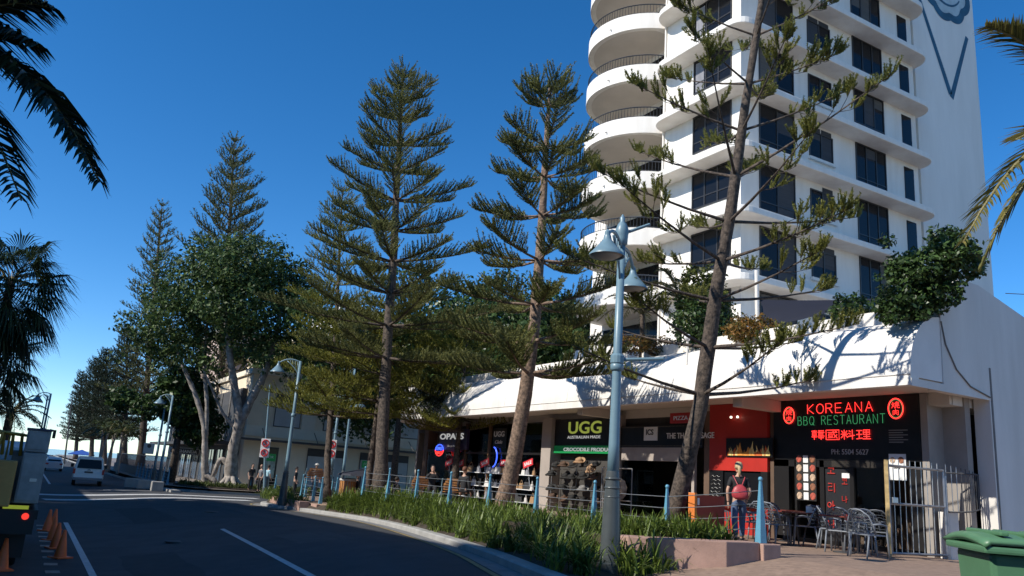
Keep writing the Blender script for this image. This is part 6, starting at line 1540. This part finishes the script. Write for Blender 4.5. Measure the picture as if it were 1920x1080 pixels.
MB().tube([(-.05, .17, 1.26), (-.12, .10, 1.42), (-.13, .02, 1.46), (-.12, -.09, 1.40)], .012, 6).build('strap', REDB, BG_); MB().tube([(.05, .17, 1.26), (.12, .10, 1.42), (.13, .02, 1.46), (.12, -.09, 1.40)], .012, 6).build('strap', REDB, BG_)
# people at the far crossing and among the tables
def far(px, py, d, lab, rz, sh, pa, pose='stand', hair='short', hm=DHAIR, z=None, sc=1.0, sl='short'):
    p = at(px, py, d); person(lab, (p.x, p.y, z if z is not None else p.z), rz, sh, pa, hm, pose, hair, sc=sc, sleeves=sl)
far(469, 912, 55, 'person in black shirt and shorts waiting by the beige wall', R(10), BLKC, BLKC, z=.47)
far(486, 914, 54, 'bald person in grey shirt and dark trousers by the sign pole', R(-60), GRC, BLKC, hair='none', z=.47)
far(499, 915, 54.5, 'person in light blue top behind the thin sign pole', R(120), LBC, BLKC, z=.47)
far(552, 915, 50, 'dark haired person in black standing by the lamp', R(60), BLKC, BLKC, z=.5)
far(589, 915, 46, 'person in white shirt and pale hat near the corner posts', R(0), WHC, GRC, hair='hat', z=.75)
for px, d, lab, sh, rz in ((671, 40, 'seated person in black with back to the shops', BLKC, 40), (696, 39, 'seated dark haired person in the middle of the cafe tables', BLKC, 160), (745, 37, 'seated person in black right of the tall pine trunk', BLKC, 100)):
    p = at(px, 900, d); person(lab, (p.x, p.y, pz(p.y)), R(rz), sh, BLKC, DHAIR, 'sit')
    st = thing('cafe_chair', 'dark cafe chair under the ' + lab[:40].replace('seated ', '').strip(), 'chair', (p.x, p.y, pz(p.y)), R(rz)); MB().box(-.22, .22, -.22, .22, .40, .43).build('seat', DARKF, st)
    for sx in (-.2, .2):
        for sy in (-.2, .2): MB().tube([(sx, sy, 0), (sx, sy, .4)], .014, 5).build('leg', DARKF, st)
    MB().box(-.2, .2, .2, .23, .5, .85).build('backrest', DARKF, st)
p = at(708, 905, 36.5); person('person in white top carrying a light blue bag past the pine trunk', (p.x, p.y, pz(p.y)), R(200), WHC, BLKC, DHAIR, 'walk', sleeves='long')
o = thing('carry_bag', 'light blue plastic bag held beside the tall pine trunk', 'bag', (p.x-.28, p.y-.1, pz(p.y)+.2)); mb = MB().lathe([(.001, 0), (.12, .02), (.15, .15), (.1, .34), (.03, .42), (.001, .44)], seg=10); mb.v = [(x, y*.6, z) for x, y, z in mb.v]; mb.build('body', mat('aqua_plastic', (.2, .55, .58), .5, .1), o, smooth=True)
p = at(808, 925, 31.5); person('seated person in black jacket raising hands to face', (p.x, p.y, 1.38), R(-20), BLKC, BLKC, DHAIR, 'sit', arms=[[(-.17, 0, .98), (-.27, -.16, .84), (-.07, -.20, 1.10)], [(.17, 0, .98), (.27, -.16, .84), (.07, -.20, 1.10)]], sleeves='long')
p = at(868, 935, 29); person('seated person with brown hair in black on the right slat seat', (p.x, p.y, 1.38), R(120), BLKC, BLKC, C_('auburn_hair', (.13, .05, .025)), 'sit', sleeves='long')
p = onx(1600, 985, 18.6); person('diner in white top inside the restaurant window', (18.7, p.y, 1.38), R(80), WHC, BLKC, DHAIR, 'sit', sleeves='long')
p = onx(1640, 985, 18.6); person('diner in dark top inside the restaurant window', (18.8, p.y-.3, 1.38), R(-80), BLKC, BLKC, DHAIR, 'sit', sleeves='long')
bpy.data.scenes.remove(TMP)
